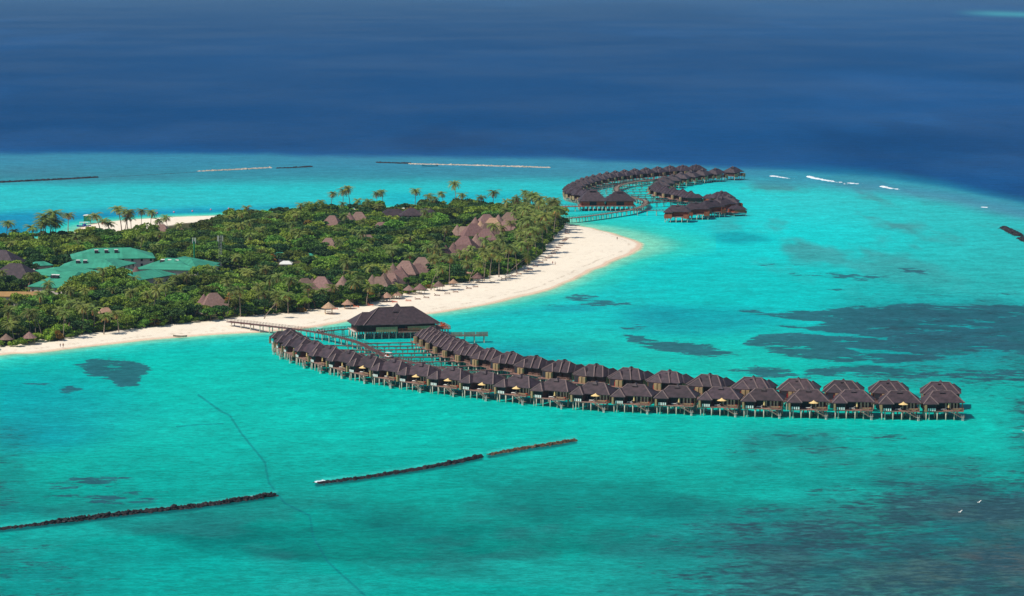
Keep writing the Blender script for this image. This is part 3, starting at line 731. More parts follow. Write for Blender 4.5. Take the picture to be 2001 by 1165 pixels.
# ------------------------------------------------------------------ big pavilion
def pavilion():
    c = Vector(gp(783, 661, 0)); o = empty('stilt_pavilion', (c.x, c.y, 0), math.radians(14))
    r = MB().hip(-16, 16.4, -2.0, 18, 6.0, 12.0, 'x', 8.3, 9.5).hip(-19.5, -6, -1.4, 15.0, 6.0, 10.4, 'x', 5, 6).hip(-2.2, 2.6, 4.5, 10.8, 10.4, 13.6, 'y', 2.6, 2.6, .05).hip(-4, 7, -2.2, 8, 5.9, 11.4, 'y', 6.6, 3)
    r.build('roof', M['shingle'], o)
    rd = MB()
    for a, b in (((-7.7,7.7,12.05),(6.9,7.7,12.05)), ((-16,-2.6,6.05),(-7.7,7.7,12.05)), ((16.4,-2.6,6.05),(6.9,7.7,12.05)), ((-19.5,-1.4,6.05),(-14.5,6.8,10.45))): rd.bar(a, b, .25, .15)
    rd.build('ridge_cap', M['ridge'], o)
    w = MB().box(-14.5, 14.5, .4, 16, 3.2, 6.3).box(-18, -14.5, 1.2, 13.5, 3.2, 6.1).build('wall', M['darkwood'], o)
    MB().box(-10.6, -1.6, -1.7, -1.5, 2.9, 5.0).build('timber_screen', M['tanwood'], o)
    MB().box(2.6, 14.2, -1.7, -1.5, 3.3, 5.0).build('timber_screen', M['tanwood'], o)
    MB().box(-.6, 1.8, .3, .4, 3.2, 5.6).build('door', M['glass'], w)
    MB().box(-15.2, 15.5, -1.0, 16.4, 2.8, 3.2).box(-1.2, 8, -2.6, -1.0, 2.5, 2.95).box(15.5, 21.5, 2, 16, 2.8, 3.15).box(-18.6, -15.2, .6, 14.2, 2.9, 3.2).build('deck', M['deck'], o)
    MB().box(-19.3,-18.6,.2,14.4,2.85,3.24).build('ledge', M['wallwhite'], o)
    for a, b in (((15.6,2.1),(21.4,2.1)), ((21.4,2.1),(21.4,15.9)), ((15.6,15.9),(21.4,15.9)), ((-1.2,-2.5),(8,-2.5))):
        rl = MB()
        rl.bar((*a, 4.1), (*b, 4.1), .12, .12); rl.bar((*a, 3.6), (*b, 3.6), .08, .08)
        n = int(math.dist(a, b)/1.5)
        for i in range(n+1): x, y = a[0]+(b[0]-a[0])*i/n, a[1]+(b[1]-a[1])*i/n; rl.box(x-.06, x+.06, y-.06, y+.06, 3.1, 4.15)
        rl.build('railing', M['redwood'], o)
    for x in (-18.4, -15, -11.2, -8, -5, -2, 1, 4, 7.4, 10.8, 14, 17.6, 21):
        for y in (-.6, 5, 10.5, 15.6):
            if x > 15 and y < 1: continue
            pile(x, y, 2.85, o, .27)
    for y in (2.2, 7.6, 13): pile(-18.9, y, 2.85, o, .27)
    tag(o, 'large dark hip-roofed pavilion on stilts at the beach end of the villas', 'pavilion')
    return o
pv = pavilion()
bpy.context.view_layer.update()
from mathutils import Matrix
def on(o, x, y, z):
    q_ = Matrix.Rotation(o.rotation_euler.z, 4, 'Z') @ Vector((x, y, z)); return (o.location.x+q_.x, o.location.y+q_.y, z)
def chair():
    c = empty('armchair')
    MB().box(-.35, .35, -.35, .35, .3, .5).build('seat', M['orange'], c); MB().box(-.35, .35, .28, .4, .5, 1.0).build('backrest', M['orange'], c)
    for x in (-.3, .3):
        for y in (-.3, .3): MB().box(x-.04, x+.04, y-.04, y+.04, 0, .3).build('leg', M['darkwood'], c)
    return c
CH = Proto(chair())
for i, (x, y) in enumerate([(17,14.5),(18.6,14.8),(20.2,13.6),(20.4,11),(20.2,8.2),(20.6,5.5),(18.4,4.0)]):
    CH.place(on(pv, x, y, 3.16), R.uniform(0, 6), 'orange armchair on the open terrace right of the pavilion, %s from the back' % ORD[i], 'armchair', 'armchairs on the pavilion terrace', 1.3)
# fenced pier beside the pavilion
a, b = Vector(gp(880, 655, 3.1)), Vector(gp(953, 654, 3.1)); a.z = b.z = 0
pr_ = walkway('fenced_pier', [a, a.lerp(b, .5), b], 3.2, 3.1, 'grey pier with tall timber fence standing right of the pavilion', 'pier', step=3.9, rail=False, m='greywood')
dv = (b-a).normalized(); nn = Vector((dv.y, -dv.x, 0)); fm = MB()
L_ = (b-a).length
for i in range(int(L_/.32)):
    q_ = dv*(i*.32+.1)+nn*1.66; h_ = 1.9+R.uniform(-.05, .05)
    if i in (int(L_/.96), int(L_/.48)): continue
    e2 = q_+dv*.27; fm.bar((q_.x, q_.y, 2.6+h_/2), (e2.x, e2.y, 2.6+h_/2), .06, h_)
fm.build('fence', M['greywood'], pr_)

# far reception pavilion
def reception(px, w, d, label, zr):
    c = Vector(gp(px, 412, 0)); o = empty('reception_pavilion', (c.x, c.y+6, 0), math.radians(3))
    MB().hip(-w/2, w/2, -d/2, d/2, 6.2, zr, 'x', w/2-2.6, w/2-2.6).hip(-2, 2, -2, 2, zr-.6, zr+1, 'x', None, None, .05).build('roof', M['shingle'], o)
    wl = MB().box(-w/2+1.6, w/2-1.6, -d/2+1.6, d/2-1.6, 3.2, 6.4).build('wall', M['redwood'], o)
    MB().box(-w*.12, w*.12, -d/2+1.48, -d/2+1.6, 3.3, 5.6).build('window', M['glass'], wl)
    MB().box(-w/2+.2, w/2-.2, -d/2-.8, d/2-.2, 2.8, 3.2).build('deck', M['deck'], o)
    for k in range(7):
        for y in (-d/2-.4, 0, d/2-.6): pile(-w/2+.8+k*(w-1.6)/6, y, 2.8, o, .25)
    return tag(o, label, 'pavilion')
reception(1158, 18, 15, 'distant reception pavilion with the taller steep hip roof beside the palm grove', 12.6)
reception(1211, 20, 15, 'distant low reception pavilion with red walls beside the winding boardwalk', 11.8)

# ------------------------------------------------------------------ thatched roofs on the island
def thatch_villa(kind, m, wallm='wallwhite'):
    v = empty('thatched_villa')
    mb = MB()
    if kind == 0: mb.cone((0, 0), 5.0, 2.8, 8.3, 18, sag=.05)
    elif kind == 1: mb.hip(-6, 6, -4.6, 4.6, 2.9, 8.0, 'x', 4.4, 4.4, .3)
    else: mb.cone((-2.6, 0), 4.4, 2.8, 7.8, 16, sag=.05).hip(-3, 6.5, -3.6, 3.6, 2.8, 6.9, 'x', 2, 3.6, .3)
    mb.build('roof', M[m], v)
    if kind == 0: w = MB().tube([(0, 0, 0), (0, 0, 3.4)], 3.8, 14).build('wall', M[wallm], v)
    else: w = MB().box(-4.8, 4.8, -3.4, 3.4, 0, 3.3).build('wall', M[wallm], v)
    MB().box(-1.1, 1.1, -3.9, -3.4, 0, 2.2).build('door', M['darkwood'], w)
    MB().box(1.6, 3.0, -3.75, -3.4, .9, 2.1).build('window', M['glass'], w)
    return v
TV = [Proto(thatch_villa(k, m)) for k, m in ((0,'thatch'),(1,'thatch'),(2,'thatch'),(0,'thatch_new'),(1,'thatch_new'))]
# (apex px, py, apex height, prototype)
TH = [(929,427,9,0),(951,422,9,1),(974,422,9,0),(996,418,9,1),(939,434,8.5,3),(963,429,9,4),(991,432,8,1),(903,442,8,2),(925,440,9,1),(953,439,9,1),(950,450,8,1),(931,460,8.5,0),
 (908,465,9,1),(871,482,9,0),(898,477,9,2),(884,496,8,0),(768,518,9,0),(793,513,9.5,1),(783,523,9,0),(816,518,8,1),(824,506,9,1),(738,540,8.5,2),(750,536,8.5,0),(766,537,8,1),(780,530,8.5,1),
 (596,547,8.5,1),(605,557,8,2),(611,546,8.5,0),(628,544,9,1),(670,542,9,0),(649,424,9,1),(683,418,9.5,0),(701,417,9.5,1),(745,437,9,1),(714,458,8.5,2),(642,468,8.5,1),
 (398,578,8.5,0),(417,576,9,1),(206,604,9,4),(182,607,8.5,3),(134,618,8,0),(355,446,8.5,0),(316,441,8.5,1),(266,523,8,0),(1026,470,8,0)]
keepout = []      # (x, y, radius)
base_h = {0: 8.3, 1: 8.0, 2: 7.8, 3: 8.3, 4: 8.0}
def zone(px, py):
    if px < 240: return 'west of the green-roofed buildings' if py < 560 else 'near the left end of the beach'
    if px < 480: return 'around the green-roofed buildings' if py < 560 else 'behind the beach left of the boardwalk'
    if px < 720: return 'in the thick middle of the island' if py < 540 else 'behind the beach above the boardwalk'
    if px < 900: return 'in the far middle of the island' if py < 480 else 'behind the sunbed beach'
    return 'among the palms of the island tip'
zc = {}
for px, py, h, k in TH:
    if py > 600: h = 6.2
    h += .4 if (850 < px < 1010 and 410 < py < 500) else -.7 if py < 600 else 0
    p = gp(px, py, h+1.2); s_ = h/base_h[k]
    zn = zone(px, py); zc[zn] = zc.get(zn, 0)+1
    TV[k].place((p[0], p[1], 1.4), R.uniform(-.4, .4) if k not in (0, 3) else R.uniform(0, 6), '%s thatched villa roof %s, %s counted there' % ('fresh tan' if k > 2 else 'grey', zn, ORD[zc[zn]-1]), 'thatched villa', 'thatched villas between the trees', (s_*1.0, s_*1.0, s_*1.08))
    keepout.append((p[0], p[1], 5.8))
    if py < 600: keepout.append((p[0], p[1]-9, 4.0))
# two big dark roofs at the left edge
for i, (px, py, w) in enumerate([(5,488,20),(30,514,22)]):
    p = gp(px, py, 12); o = empty('pavilion', (p[0], p[1], 1.4), -.25)
    MB().hip(-w/2, w/2, -9, 9, 4.0, 10.5, 'x', 8, 8, .3).build('roof', M['shingle'], o); MB().box(-w/2+2, w/2-2, -7, 7, 0, 4.2).build('wall', M['darkwood'], o)
    for x in (-w/2+.8, 0, w/2-.8): MB().box(x-.15, x+.15, -8.2, -7.9, 0, 3.9).build('post', M['tanwood'], o)
    tag(o, ['dark steep-roofed pavilion cut by the left edge, the one behind', 'dark broad-roofed pavilion at the left edge beside the green roofs'][i], 'pavilion')
    keepout += [(p[0], p[1], 12), (p[0]+6, p[1]-14, 7)]
# white-walled building with dark roofs at the far shore
for i, (px, py, w, h) in enumerate([(768,408,18,8),(804,406,14,9.5),(833,407,16,8.5)]):
    p = gp(px, py, h+1.5); o = empty('shore_building', (p[0], p[1], 1.4), .1)
    MB().hip(-w/2, w/2, -6, 6, h-4, h, 'x', 5.5, 5.5, .3).build('roof', M['shingle'], o)
    wl = MB().box(-w/2+1.2, w/2-1.2, -4.8, 4.8, 0, h-3.9).build('wall', M['wallwhite'], o)
    for k in range(4): x = -w/2+2.6+k*(w-6)/3; MB().box(x, x+1.2, -4.88, -4.8, 1.6, h-4.6).build('window', M['glass'], wl)
    tag(o, ['dark-roofed building near the far shore, the left wing nearly hidden in trees', 'white-walled far-shore building with the tallest dark hip roof', 'white-walled far-shore building, its right wing under a low hip roof'][i], 'building')
    keepout += [(p[0], p[1], 9), (p[0], p[1]-13, 8), (p[0], p[1]-24, 5)]
# beach huts: open thatched shelters
def hut(m):
    h_ = empty('beach_shelter')
    MB().cone((0, 0), 3.3, 2.3, 4.9, 12).build('roof', M[m], h_)
    for a in range(4): t = a*math.pi/2+.78; MB().tube([(2.1*math.cos(t), 2.1*math.sin(t), -.3), (2.1*math.cos(t), 2.1*math.sin(t), 2.6)], .1, 6).build('post', M['tanwood'], h_)
    MB().box(-.9, .9, -.5, .5, .62, .72).build('table_top', M['greywood'], h_)
    return h_
HU = [Proto(hut('thatch')), Proto(hut('thatch_new'))]
for i, (px, py, k, s_) in enumerate([(642,590,1,1.25),(679,585,1,1.05),(756,571,1,1.1),(776,568,1,1.0),(799,557,0,1.1),(821,554,0,1.25),(857,549,0,1.2),(886,545,1,.95),(920,526,1,.9),(934,532,0,1.3),(57,648,0,1.2),(12,652,0,1.1),(12,662,0,.9)]):
    if i == 12: continue
    p = gp(px, py, 4.9*s_*.8+1.5)
    HU[k].place((p[0], p[1], 1.5), R.uniform(0, 6), ('%s thatched shelter at the top of the beach, %s' % (['grey', 'tan'][k], 'counting %s from the boardwalk' % ORD[i])) if i < 10 else '%s thatched shelter by the left beach, %s of two from the left edge' % ('grey', ORD[11-i]), 'beach shelter', 'thatched beach shelters', s_*.8)
    keepout += [(p[0], p[1], 4.0), (p[0], p[1]-7, 4)]

# ------------------------------------------------------------------ green-roofed service buildings: bars of hipped sheet metal
def green_bar(name, px0, py0, px1, py1, depth, eave, rise, label, back=None, roofm='green', wallm='wallwhite', ac=0):
    a, b = Vector(gp(px0, py0, eave+1.4)), Vector(gp(px1, py1, eave+1.4)); a.z = b.z = 1.4
    d = (b-a); L_ = d.length; o = empty(name, a, math.atan2(d.y, d.x))
    MB().hip(-.2, L_+.2, -.2, depth, eave, eave+rise, 'x', min(depth*.45, L_*.3), min(depth*.45, L_*.3), .35).build('roof', M[roofm], o)
    w = MB().box(.7, L_-.7, .7, depth-.9, -.3, eave+.02).build('wall', M[wallm], o)
    n = max(2, int(L_/4.5))
    for k in range(n):
        x = 2+k*(L_-4)/(n-1); MB().box(x-.55, x+.55, .6, .7, 1.3 if k % 3 else 0, 2.7).build('window' if k % 3 else 'door', M['glass' if k % 3 else 'darkmetal'], w)
        if eave > 5: MB().box(x-.55, x+.55, .6, .7, 3.9, 5.2).build('window', M['glass'], w)
    for k in range(ac):
        x = L_*(.3+.12*k); zr_ = eave+rise*.75; y = depth*.28
        q_ = MB().box(x-.9, x+.9, y-1.0, y+.6, zr_-.9, zr_+.35).build('solar_heater', M['darkmetal'], o)
        MB().tube([(x-1.0, y+.6, zr_+.5), (x+1.0, y+.6, zr_+.5)], .3, 8).build('tank', M['white'], q_)
    tag(o, label, 'building')
    m_ = (a+b)/2
    for k in range(int(L_/5)+1):
        q_ = a+d*(k*5/L_); nrm = Vector((-d.y, d.x, 0)).normalized()
        for t in range(0, int(depth)+1, 6): keepout.append((q_.x+nrm.x*t, q_.y+nrm.y*t, 5.0))
        keepout.append((q_.x-nrm.x*6, q_.y-nrm.y*6, 5.0)); keepout.append((q_.x-nrm.x*13, q_.y-nrm.y*13, 6.5)); keepout.append((q_.x-nrm.x*19, q_.y-nrm.y*19, 5.5)); keepout.append((q_.x-nrm.x*22, q_.y-nrm.y*22, 6.0 if name == 'workshop' or px1 in (122, 303, 385) else .1))
    return o
gb = 'green_roofed_building'
green_bar(gb, 141,507, 303,504, 26, 5.5, 4.2, 'long green-roofed block at the back of the service buildings', ac=3)
green_bar(gb, 66,520, 104,518, 10, 4.0, 1.6, 'small green-roofed hut at the left end of the back service block')
green_bar(gb, 113,524, 232,524, 22, 5.5, 3.4, 'green-roofed block with a courtyard behind it, middle of the service buildings', ac=2)
green_bar(gb, 226,523, 266,514, 20, 5.5, 2.8, 'short angled green-roofed wing right of the courtyard block')
green_bar(gb, 55,559, 122,562, 48, 4.5, 4.6, 'big green-roofed hall nearest the left edge, two heaters on its roof', ac=2)
green_bar(gb, 118,541, 206,532, 30, 4.8, 2.8, 'green-roofed wing joining the left hall to the courtyard block')
green_bar(gb, 270,523, 385,528, 24, 5.5, 4.0, 'long green-roofed block left of the green mast', ac=3)
green_bar(gb, 384,528, 430,514, 30, 5.5, 4.0, 'angled green-roofed block between the two masts')
green_bar(gb, 262,549, 345,536, 15, 4.5, 2.8, 'low green-roofed shed in front of the mast, among palms')
green_bar(gb, 215,537, 278,533, 14, 4.2, 1.8, 'low flat green-roofed annex with heaters in front of the courtyard block', ac=3)
green_bar('workshop', -40,579, 74,579, 16, 5.0, 1.2, 'tan-roofed workshop at the left edge behind the green tanks', roofm='tanroof')
green_bar('workshop', 62,578, 98,574, 10, 4.6, 1.2, 'tan-roofed lean-to at the right end of the workshop', roofm='tanroof')
for i, (px, py, s_) in enumerate([(22,597,3.6),(44,590,4.0)]):
    p = gp(px, py, 1.4); o = empty('water_tank', (p[0], p[1], 1.4))
    MB().tube([(0, 0, 0), (0, 0, 3.4)], s_, 24).build('tank_wall', M['tankgreen'], o, False); MB().cone((0, 0), s_+.1, 3.42, 3.9, 24).build('lid', M['tankgreen'], o)
    tag(o, ['round green water tank in front of the workshop, the nearer left one', 'round green water tank in front of the workshop, the right one'][i], 'water tank'); keepout += [(p[0], p[1], 6), (p[0], p[1]-9, 6)]
# small white-roofed shelter and green sheds mid island
for i, (px, py, m_, lab) in enumerate([(558,516,'white','white-walled little building beside a golden tree mid island'),(601,501,'green','small green shed almost hidden by trees mid island'),(546,499,'green','small green shed left of the golden tree')]):
    green_bar('service_hut', px-12, py, px+12, py, 8, 3.6, 1.2, lab, roofm='green' if m_ == 'green' else 'white')
# masts
p = gp(380, 535, 1.4); o = empty('phone_mast', (p[0], p[1], 1.4)); s_ = mpp(535)
MB().tube([(0, 0, 0), (0, 0, 16)], [.45, .34], 10).build('pole', M['greenpaint'], o)
for x in (-.75, .75, .1): MB().box(x-.11, x+.11, -.25, .0, 15.0, 17.8).build('antenna', M['white'], o)
MB().bar((-.8, 0, 15), (.8, 0, 15), .12, .12).bar((-.8, 0, 16.6), (.8, 0, 16.6), .12, .12).build('bracket', M['greymetal'], o)
tag(o, 'slim green phone mast with white antennas among the green roofs', 'mast'); keepout += [(p[0], p[1], 4), (p[0], p[1]-8, 5), (p[0], p[1]-16, 5)]
p = gp(431, 527, 1.4); o = empty('lattice_mast', (p[0], p[1], 1.4)); lm = MB(); c4 = [(-.7, -.5), (.7, -.5), (0, .7)]
for i in range(11):
    for (ax_, ay_), (bx_, by_) in zip(c4, c4[1:]+c4[:1]): lm.bar((ax_, ay_, i*1.55), (bx_, by_, (i+1)*1.55), .1, .1)
for ax_, ay_ in c4: lm.bar((ax_, ay_, 0), (ax_, ay_, 17.2), .17, .17)
lm.build('lattice', M['greymetal'], o)
for x in (-1.3, -.8, 1.3): MB().box(x-.1, x+.1, -.6, -.4, 14.2, 17.0).build('antenna', M['white'], o)
MB().bar((-1.4, -.45, 15), (1.4, -.45, 15), .12, .12).build('bracket', M['greymetal'], o)
tag(o, 'grey lattice phone mast beside the green-roofed buildings', 'mast'); keepout += [(p[0], p[1], 4), (p[0], p[1]-8, 5), (p[0], p[1]-16, 5)]

# ------------------------------------------------------------------ trees
def leaf_mesh(name, pts, size, m, flat=.5, seed=0):
    r = np.random.default_rng(seed); n = len(pts)
    a = r.normal(size=(n, 3)); a /= np.linalg.norm(a, axis=1)[:, None]; a[:, 2] *= flat
    b = np.cross(a, r.normal(size=(n, 3))); b /= np.linalg.norm(b, axis=1)[:, None]; a /= np.linalg.norm(a, axis=1)[:, None]
    s_ = (size*(.6+.8*r.random(n)))[:, None]
    v = np.stack([pts-a*s_-b*s_*.6, pts+a*s_*.3-b*s_*.8, pts+a*s_+b*s_*.5, pts-a*s_*.2+b*s_*.9], 1).reshape(-1, 3)
    me = bpy.data.meshes.new(name); me.vertices.add(n*4); me.vertices.foreach_set('co', v.astype(np.float32).ravel())
    me.loops.add(n*4); me.loops.foreach_set('vertex_index', np.arange(n*4, dtype=np.int32))
    me.polygons.add(n); me.polygons.foreach_set('loop_start', np.arange(0, n*4, 4, dtype=np.int32)); me.update(calc_edges=True)
    me.materials.append(M[m]); return me
def crown_points(seed, r, h, zc_, nl, per):
    g = np.random.default_rng(seed); out = []
    for i in range(nl):
        t = g.uniform(0, 2*math.pi); q_ = math.sqrt(g.random())*r*.78; z = zc_+g.uniform(-.35, .5)*h*(1-(q_/r)**2*.6)
        c = np.array([q_*math.cos(t), q_*math.sin(t), z]); lr = r*g.uniform(.26, .42)
        d = g.normal(size=(per, 3)); d /= np.linalg.norm(d, axis=1)[:, None]; d[:, 2] = np.abs(d[:, 2])*1.0-.25
        out.append(c+d*np.array([lr, lr, lr*.7])*(.65+.4*g.random((per, 1))))
    return np.concatenate(out)
def make_tree(seed, r, H_, m, nl=16, per=60, size=.42):
    t = empty('broadleaf_tree'); g = random.Random(seed)
    tr = MB().tube([(0, 0, -.4), (g.uniform(-.3, .3), g.uniform(-.3, .3), H_*.35), (g.uniform(-.5, .5), 0, H_*.6)], [.32, .24, .16], 7)
    for k in range(4):
        a = g.uniform(0, 6.28); tr.tube([(0, 0, H_*.35), (r*.3*math.cos(a), r*.3*math.sin(a), H_*.6), (r*.6*math.cos(a), r*.6*math.sin(a), H_*.8)], [.16, .1, .05], 5)
    tr.build('trunk', M['barkd'], t)
    me = leaf_mesh('crown', crown_points(seed, r, H_*.5, H_*.66, nl, per), size, m, seed=seed)
    c = bpy.data.objects.new('crown', me); COL.objects.link(c); c.parent = t
    return t
def make_bush(seed, r, h, m, nl=9, per=55):
    pts = crown_points(seed, r, h, h*.45, nl, per); pts[:, 2] = np.maximum(pts[:, 2], .05)
    me = leaf_mesh('bush', pts, .34, m, seed=seed); o = bpy.data.objects.new('bush', me); COL.objects.link(o); return o
def make_palm(seed, Hh, lean, nf=25, fl=3.7, m='frond'):
    t = empty('coconut_palm'); g = random.Random(seed)
    az = g.uniform(-.6, .6)
    def P_(s): return Vector((lean*math.cos(az)*s**1.7, lean*math.sin(az)*s**1.7, Hh*s))
    MB().tube([P_(i/6) - (Vector((0, 0, .4)) if i == 0 else Vector()) for i in range(7)], [.26, .2, .17, .15, .14, .13, .13], 6).build('trunk', M['bark'], t)
    top = P_(1)
    def fronds(n, e0, e1, fl_, wd, droop):
        b = MB()
        for i in range(n):
            a = 2*math.pi*(i/n)+g.uniform(-.2, .2); el = g.uniform(e0, e1); L_ = fl_*g.uniform(.85, 1.1)
            d = Vector((math.cos(a), math.sin(a), 0)); sd = Vector((-d.y, d.x, 0)); pts = []
            K = 6
            for k in range(K+1):
                s = k/K; ang = el-droop*s
                pts.append(top+(pts[-1]-top if pts else Vector())+((d*math.cos(ang)+Vector((0, 0, math.sin(ang))))*(L_/K) if k else Vector()))
            for k in range(K):
                s = (k+.5)/K; w = wd*(math.sin(math.pi*min(1, s*.82+.12))**.7)
                for sg in (-1, 1):
                    for h_ in (0, .5):
                        p0 = pts[k].lerp(pts[k+1], h_); p1 = pts[k].lerp(pts[k+1], h_+.36)
                        tip = sd*sg*w*g.uniform(.8, 1.1)+(pts[k+1]-pts[k])*.9+Vector((0, 0, -w*.45))
                        b.quad(p0, p1, p1+tip, p0+tip*.96)
        return b
    cb = fronds(nf, -.15, 1.25, fl, .62, 1.35); cb.build('crown', M[m], t)
    fronds(6, -.9, -.3, fl*.8, .45, .8).build('dry_fronds', M['deadfrond'], t)
    n_ = MB()
    for k in range(5): a = k*1.26; n_.ell((top.x+.3*math.cos(a), top.y+.3*math.sin(a), top.z-.25), (.16, .16, .2), 6, 4)
    n_.build('coconuts', M['leafo'], t)
    return t
KO = np.array(keepout)
def free(x, y, m=1.0):
    a_, b_ = to_px(x, y, 1.4)
    if b_ < np.interp(a_, [-60, 150, 360, 440, 560, 700, 900], [480, 478, 466, 441, 428, 421, 417]): return False
    return not np.any((KO[:, 0]-x)**2+(KO[:, 1]-y)**2 < (KO[:, 2]*m)**2)
VEGn = np.array(VEG)
def inveg(x, y, d): return sdf(VEG, np.array([x]), np.array([y]))[0] > d
def sample(n_try, mind, margin, cond=None, seed=1):
    g = np.random.default_rng(seed)
    x0, y0 = VEGn.min(0); x1, y1 = VEGn.max(0)
    X = g.uniform(x0, x1, n_try); Y = g.uniform(y0, y1, n_try)
    ok = sdf(VEG, X, Y) > margin; X, Y = X[ok], Y[ok]
    PXs, PYs = to_px(X, Y, 1.5); ok = (PXs > -70) & (PXs < 1150); X, Y, PXs, PYs = X[ok], Y[ok], PXs[ok], PYs[ok]
    if cond is not None: ok = cond(PXs, PYs); X, Y, PXs, PYs = X[ok], Y[ok], PXs[ok], PYs[ok]
    cells = {}; out = []
    for i in range(len(X)):
        c = (int(X[i]//mind), int(Y[i]//mind)); bad = False
        for a in (-1, 0, 1):
            for b in (-1, 0, 1):
                for q_ in cells.get((c[0]+a, c[1]+b), ()):
                    if (q_[0]-X[i])**2+(q_[1]-Y[i])**2 < mind*mind: bad = True
        if bad: continue
        cells.setdefault(c, []).append((X[i], Y[i])); out.append((X[i], Y[i], PXs[i], PYs[i]))
    return out
TP = [make_tree(s, r, h, m, nl, per) for s, r, h, m, nl, per in (
    (11,5.6,7.6,'leaf',19,80),(12,4.8,6.6,'leaf',15,80),(13,6.6,8.8,'leaf',23,84),(14,4.2,6.0,'leafb',13,76),(15,6.0,7.9,'leafd',20,80),(16,5.0,7.2,'leafd',16,80),(17,4.2,6.2,'leafo',12,66),(18,5.8,8.2,'leaf',17,80),(19,4.0,5.4,'leafb',11,74))]
TPp = [Proto(t) for t in TP]
W = [5,5,4,5,5.5,4,.3,4,4]
trees = [t for t in sample(26000, 6.3, 2.5, seed=4) if free(t[0], t[1])]
trees.sort(key=lambda t: t[1])
print('TREES', len(trees))
def treekind(k): return {3: 'bright green', 8: 'bright green', 4: 'deep green', 5: 'deep green', 6: 'golden-leaved'}.get(k, 'mid green')
def tzone(px, py):
    if py > 600: return 'at the back of the left beach' if px < 420 else 'above the near boardwalk'
    if px < 260: return 'below the green-roofed buildings, left side'
    if px < 480: return 'between the phone masts and the left beach'
    if px < 740: return 'behind the beach above the big stilt pavilion'
    if px < 900: return 'behind the row of beach sunbeds'
    return 'near the island tip'
def roofzone(px, py): return (862 < px < 1012 and 448 < py < 515) or (735 < px < 850 and 540 < py < 580) or (590 < px < 680 and 568 < py < 596)
near_trees, far_trees = trees[:300], [t+((.62,) if roofzone(t[2], t[3]) else (1.0,)) for t in trees[300:]]
for i, (x, y, px, py) in enumerate(near_trees):
    k = R.choices(range(9), W)[0]; s_ = R.uniform(.8, 1.15)*(.65 if roofzone(px, py) else 1)
    if inveg(x, y, 6) is False or not inveg(x, y, 5): s_ *= .8
    TPp[k].place((x, y, 1.45), R.uniform(0, 6.28), '%s broadleaf tree in the woods %s' % (treekind(k), tzone(px, py)), 'tree', '%s trees %s' % (treekind(k), tzone(px, py)), (s_, s_, s_*R.uniform(.9, 1.15)))
for k, pr__ in enumerate(TPp):
    if not pr__.used: x, y, px, py, _ = far_trees.pop(0); pr__.place((x, y, 1.45), 0, '%s broadleaf tree in the woods %s' % (treekind(k), tzone(px, py)), 'tree', '%s trees %s' % (treekind(k), tzone(px, py)))
# the golden tree beside the little white building
p = gp(528, 524, 1.5)
gold = copy_tree(TP[6]); gold.location = (p[0], p[1], 1.45); gold.scale = (1.15,)*3; tag(gold, 'golden-yellow tree standing out mid island beside the little white building', 'tree', 'golden-leaved trees mid island')
for (px, py) in ((722,596),(735,585),(300,640)):
    p = gp(px, py-3, 1.5); g_ = copy_tree(TP[6]); g_.location = (p[0], p[1], 1.45); g_.scale = (.85,)*3
    tag(g_, 'orange-tinged tree at the top of the beach, %s' % ('left of the boardwalk' if px < 400 else 'leftmost of the pair above the pavilion' if px < 730 else 'right one of the pair above the pavilion'), 'tree', 'orange-tinged beach trees')
# the rest of the woods reads as one mass: one object of instanced trees
def forest(name, pts, protos, weights, label, seed):
    col_ = bpy.data.collections.new(name+'_kinds')
    mats = []
    for j, (me) in enumerate(protos):
        o = bpy.data.objects.new('crown_kind', me); col_.objects.link(o)
    me = bpy.data.meshes.new(name); me.from_pydata([(x, y, 1.45) for x, y, *_ in pts], [], []); g = np.random.default_rng(seed); n = len(pts)
    kk = g.choice(len(protos), n, p=np.array(weights)/sum(weights)).astype(np.int32)
    a = me.attributes.new('kind_id', 'INT', 'POINT'); a.data.foreach_set('value', kk)
    a = me.attributes.new('turn', 'FLOAT', 'POINT'); a.data.foreach_set('value', g.uniform(0, 6.28, n).astype(np.float32))
    a = me.attributes.new('size', 'FLOAT', 'POINT'); a.data.foreach_set('value', (np.array([p_[4] if len(p_) > 4 else 1.0 for p_ in pts])*g.uniform(.75, 1.2, n)).astype(np.float32))
    ob = bpy.data.objects.new(name, me); COL.objects.link(ob)
    ng = bpy.data.node_groups.new(name+'_nodes', 'GeometryNodeTree')
    ng.interface.new_socket('Geometry', in_out='INPUT', socket_type='NodeSocketGeometry'); ng.interface.new_socket('Geometry', in_out='OUTPUT', socket_type='NodeSocketGeometry')
    nn_, ll = ng.nodes, ng.links
    gi, go = nn_.new('NodeGroupInput'), nn_.new('NodeGroupOutput'); ip = nn_.new('GeometryNodeInstanceOnPoints'); ci = nn_.new('GeometryNodeCollectionInfo')
    ci.inputs['Collection'].default_value = col_; ci.inputs['Separate Children'].default_value = True; ci.inputs['Reset Children'].default_value = True
    def na(nm, ty):
        q_ = nn_.new('GeometryNodeInputNamedAttribute'); q_.data_type = ty; q_.inputs['Name'].default_value = nm; return q_.outputs['Attribute']
    ip.inputs['Pick Instance'].default_value = True
    cx = nn_.new('ShaderNodeCombineXYZ'); ll.new(na('turn', 'FLOAT'), cx.inputs['Z'])
    ll.new(gi.outputs[0], ip.inputs['Points']); ll.new(ci.outputs[0], ip.inputs['Instance']); ll.new(na('kind_id', 'INT'), ip.inputs['Instance Index'])
    ll.new(cx.outputs[0], ip.inputs['Rotation']); ll.new(na('size', 'FLOAT'), ip.inputs['Scale']); ll.new(ip.outputs[0], go.inputs[0])
    ob.modifiers.new('instances', 'NODES').node_group = ng
    tag(ob, label, None, None, 'stuff'); return ob
crowns = [[c for c in t.children if c.name.startswith('crown')][0].data for t in TP]
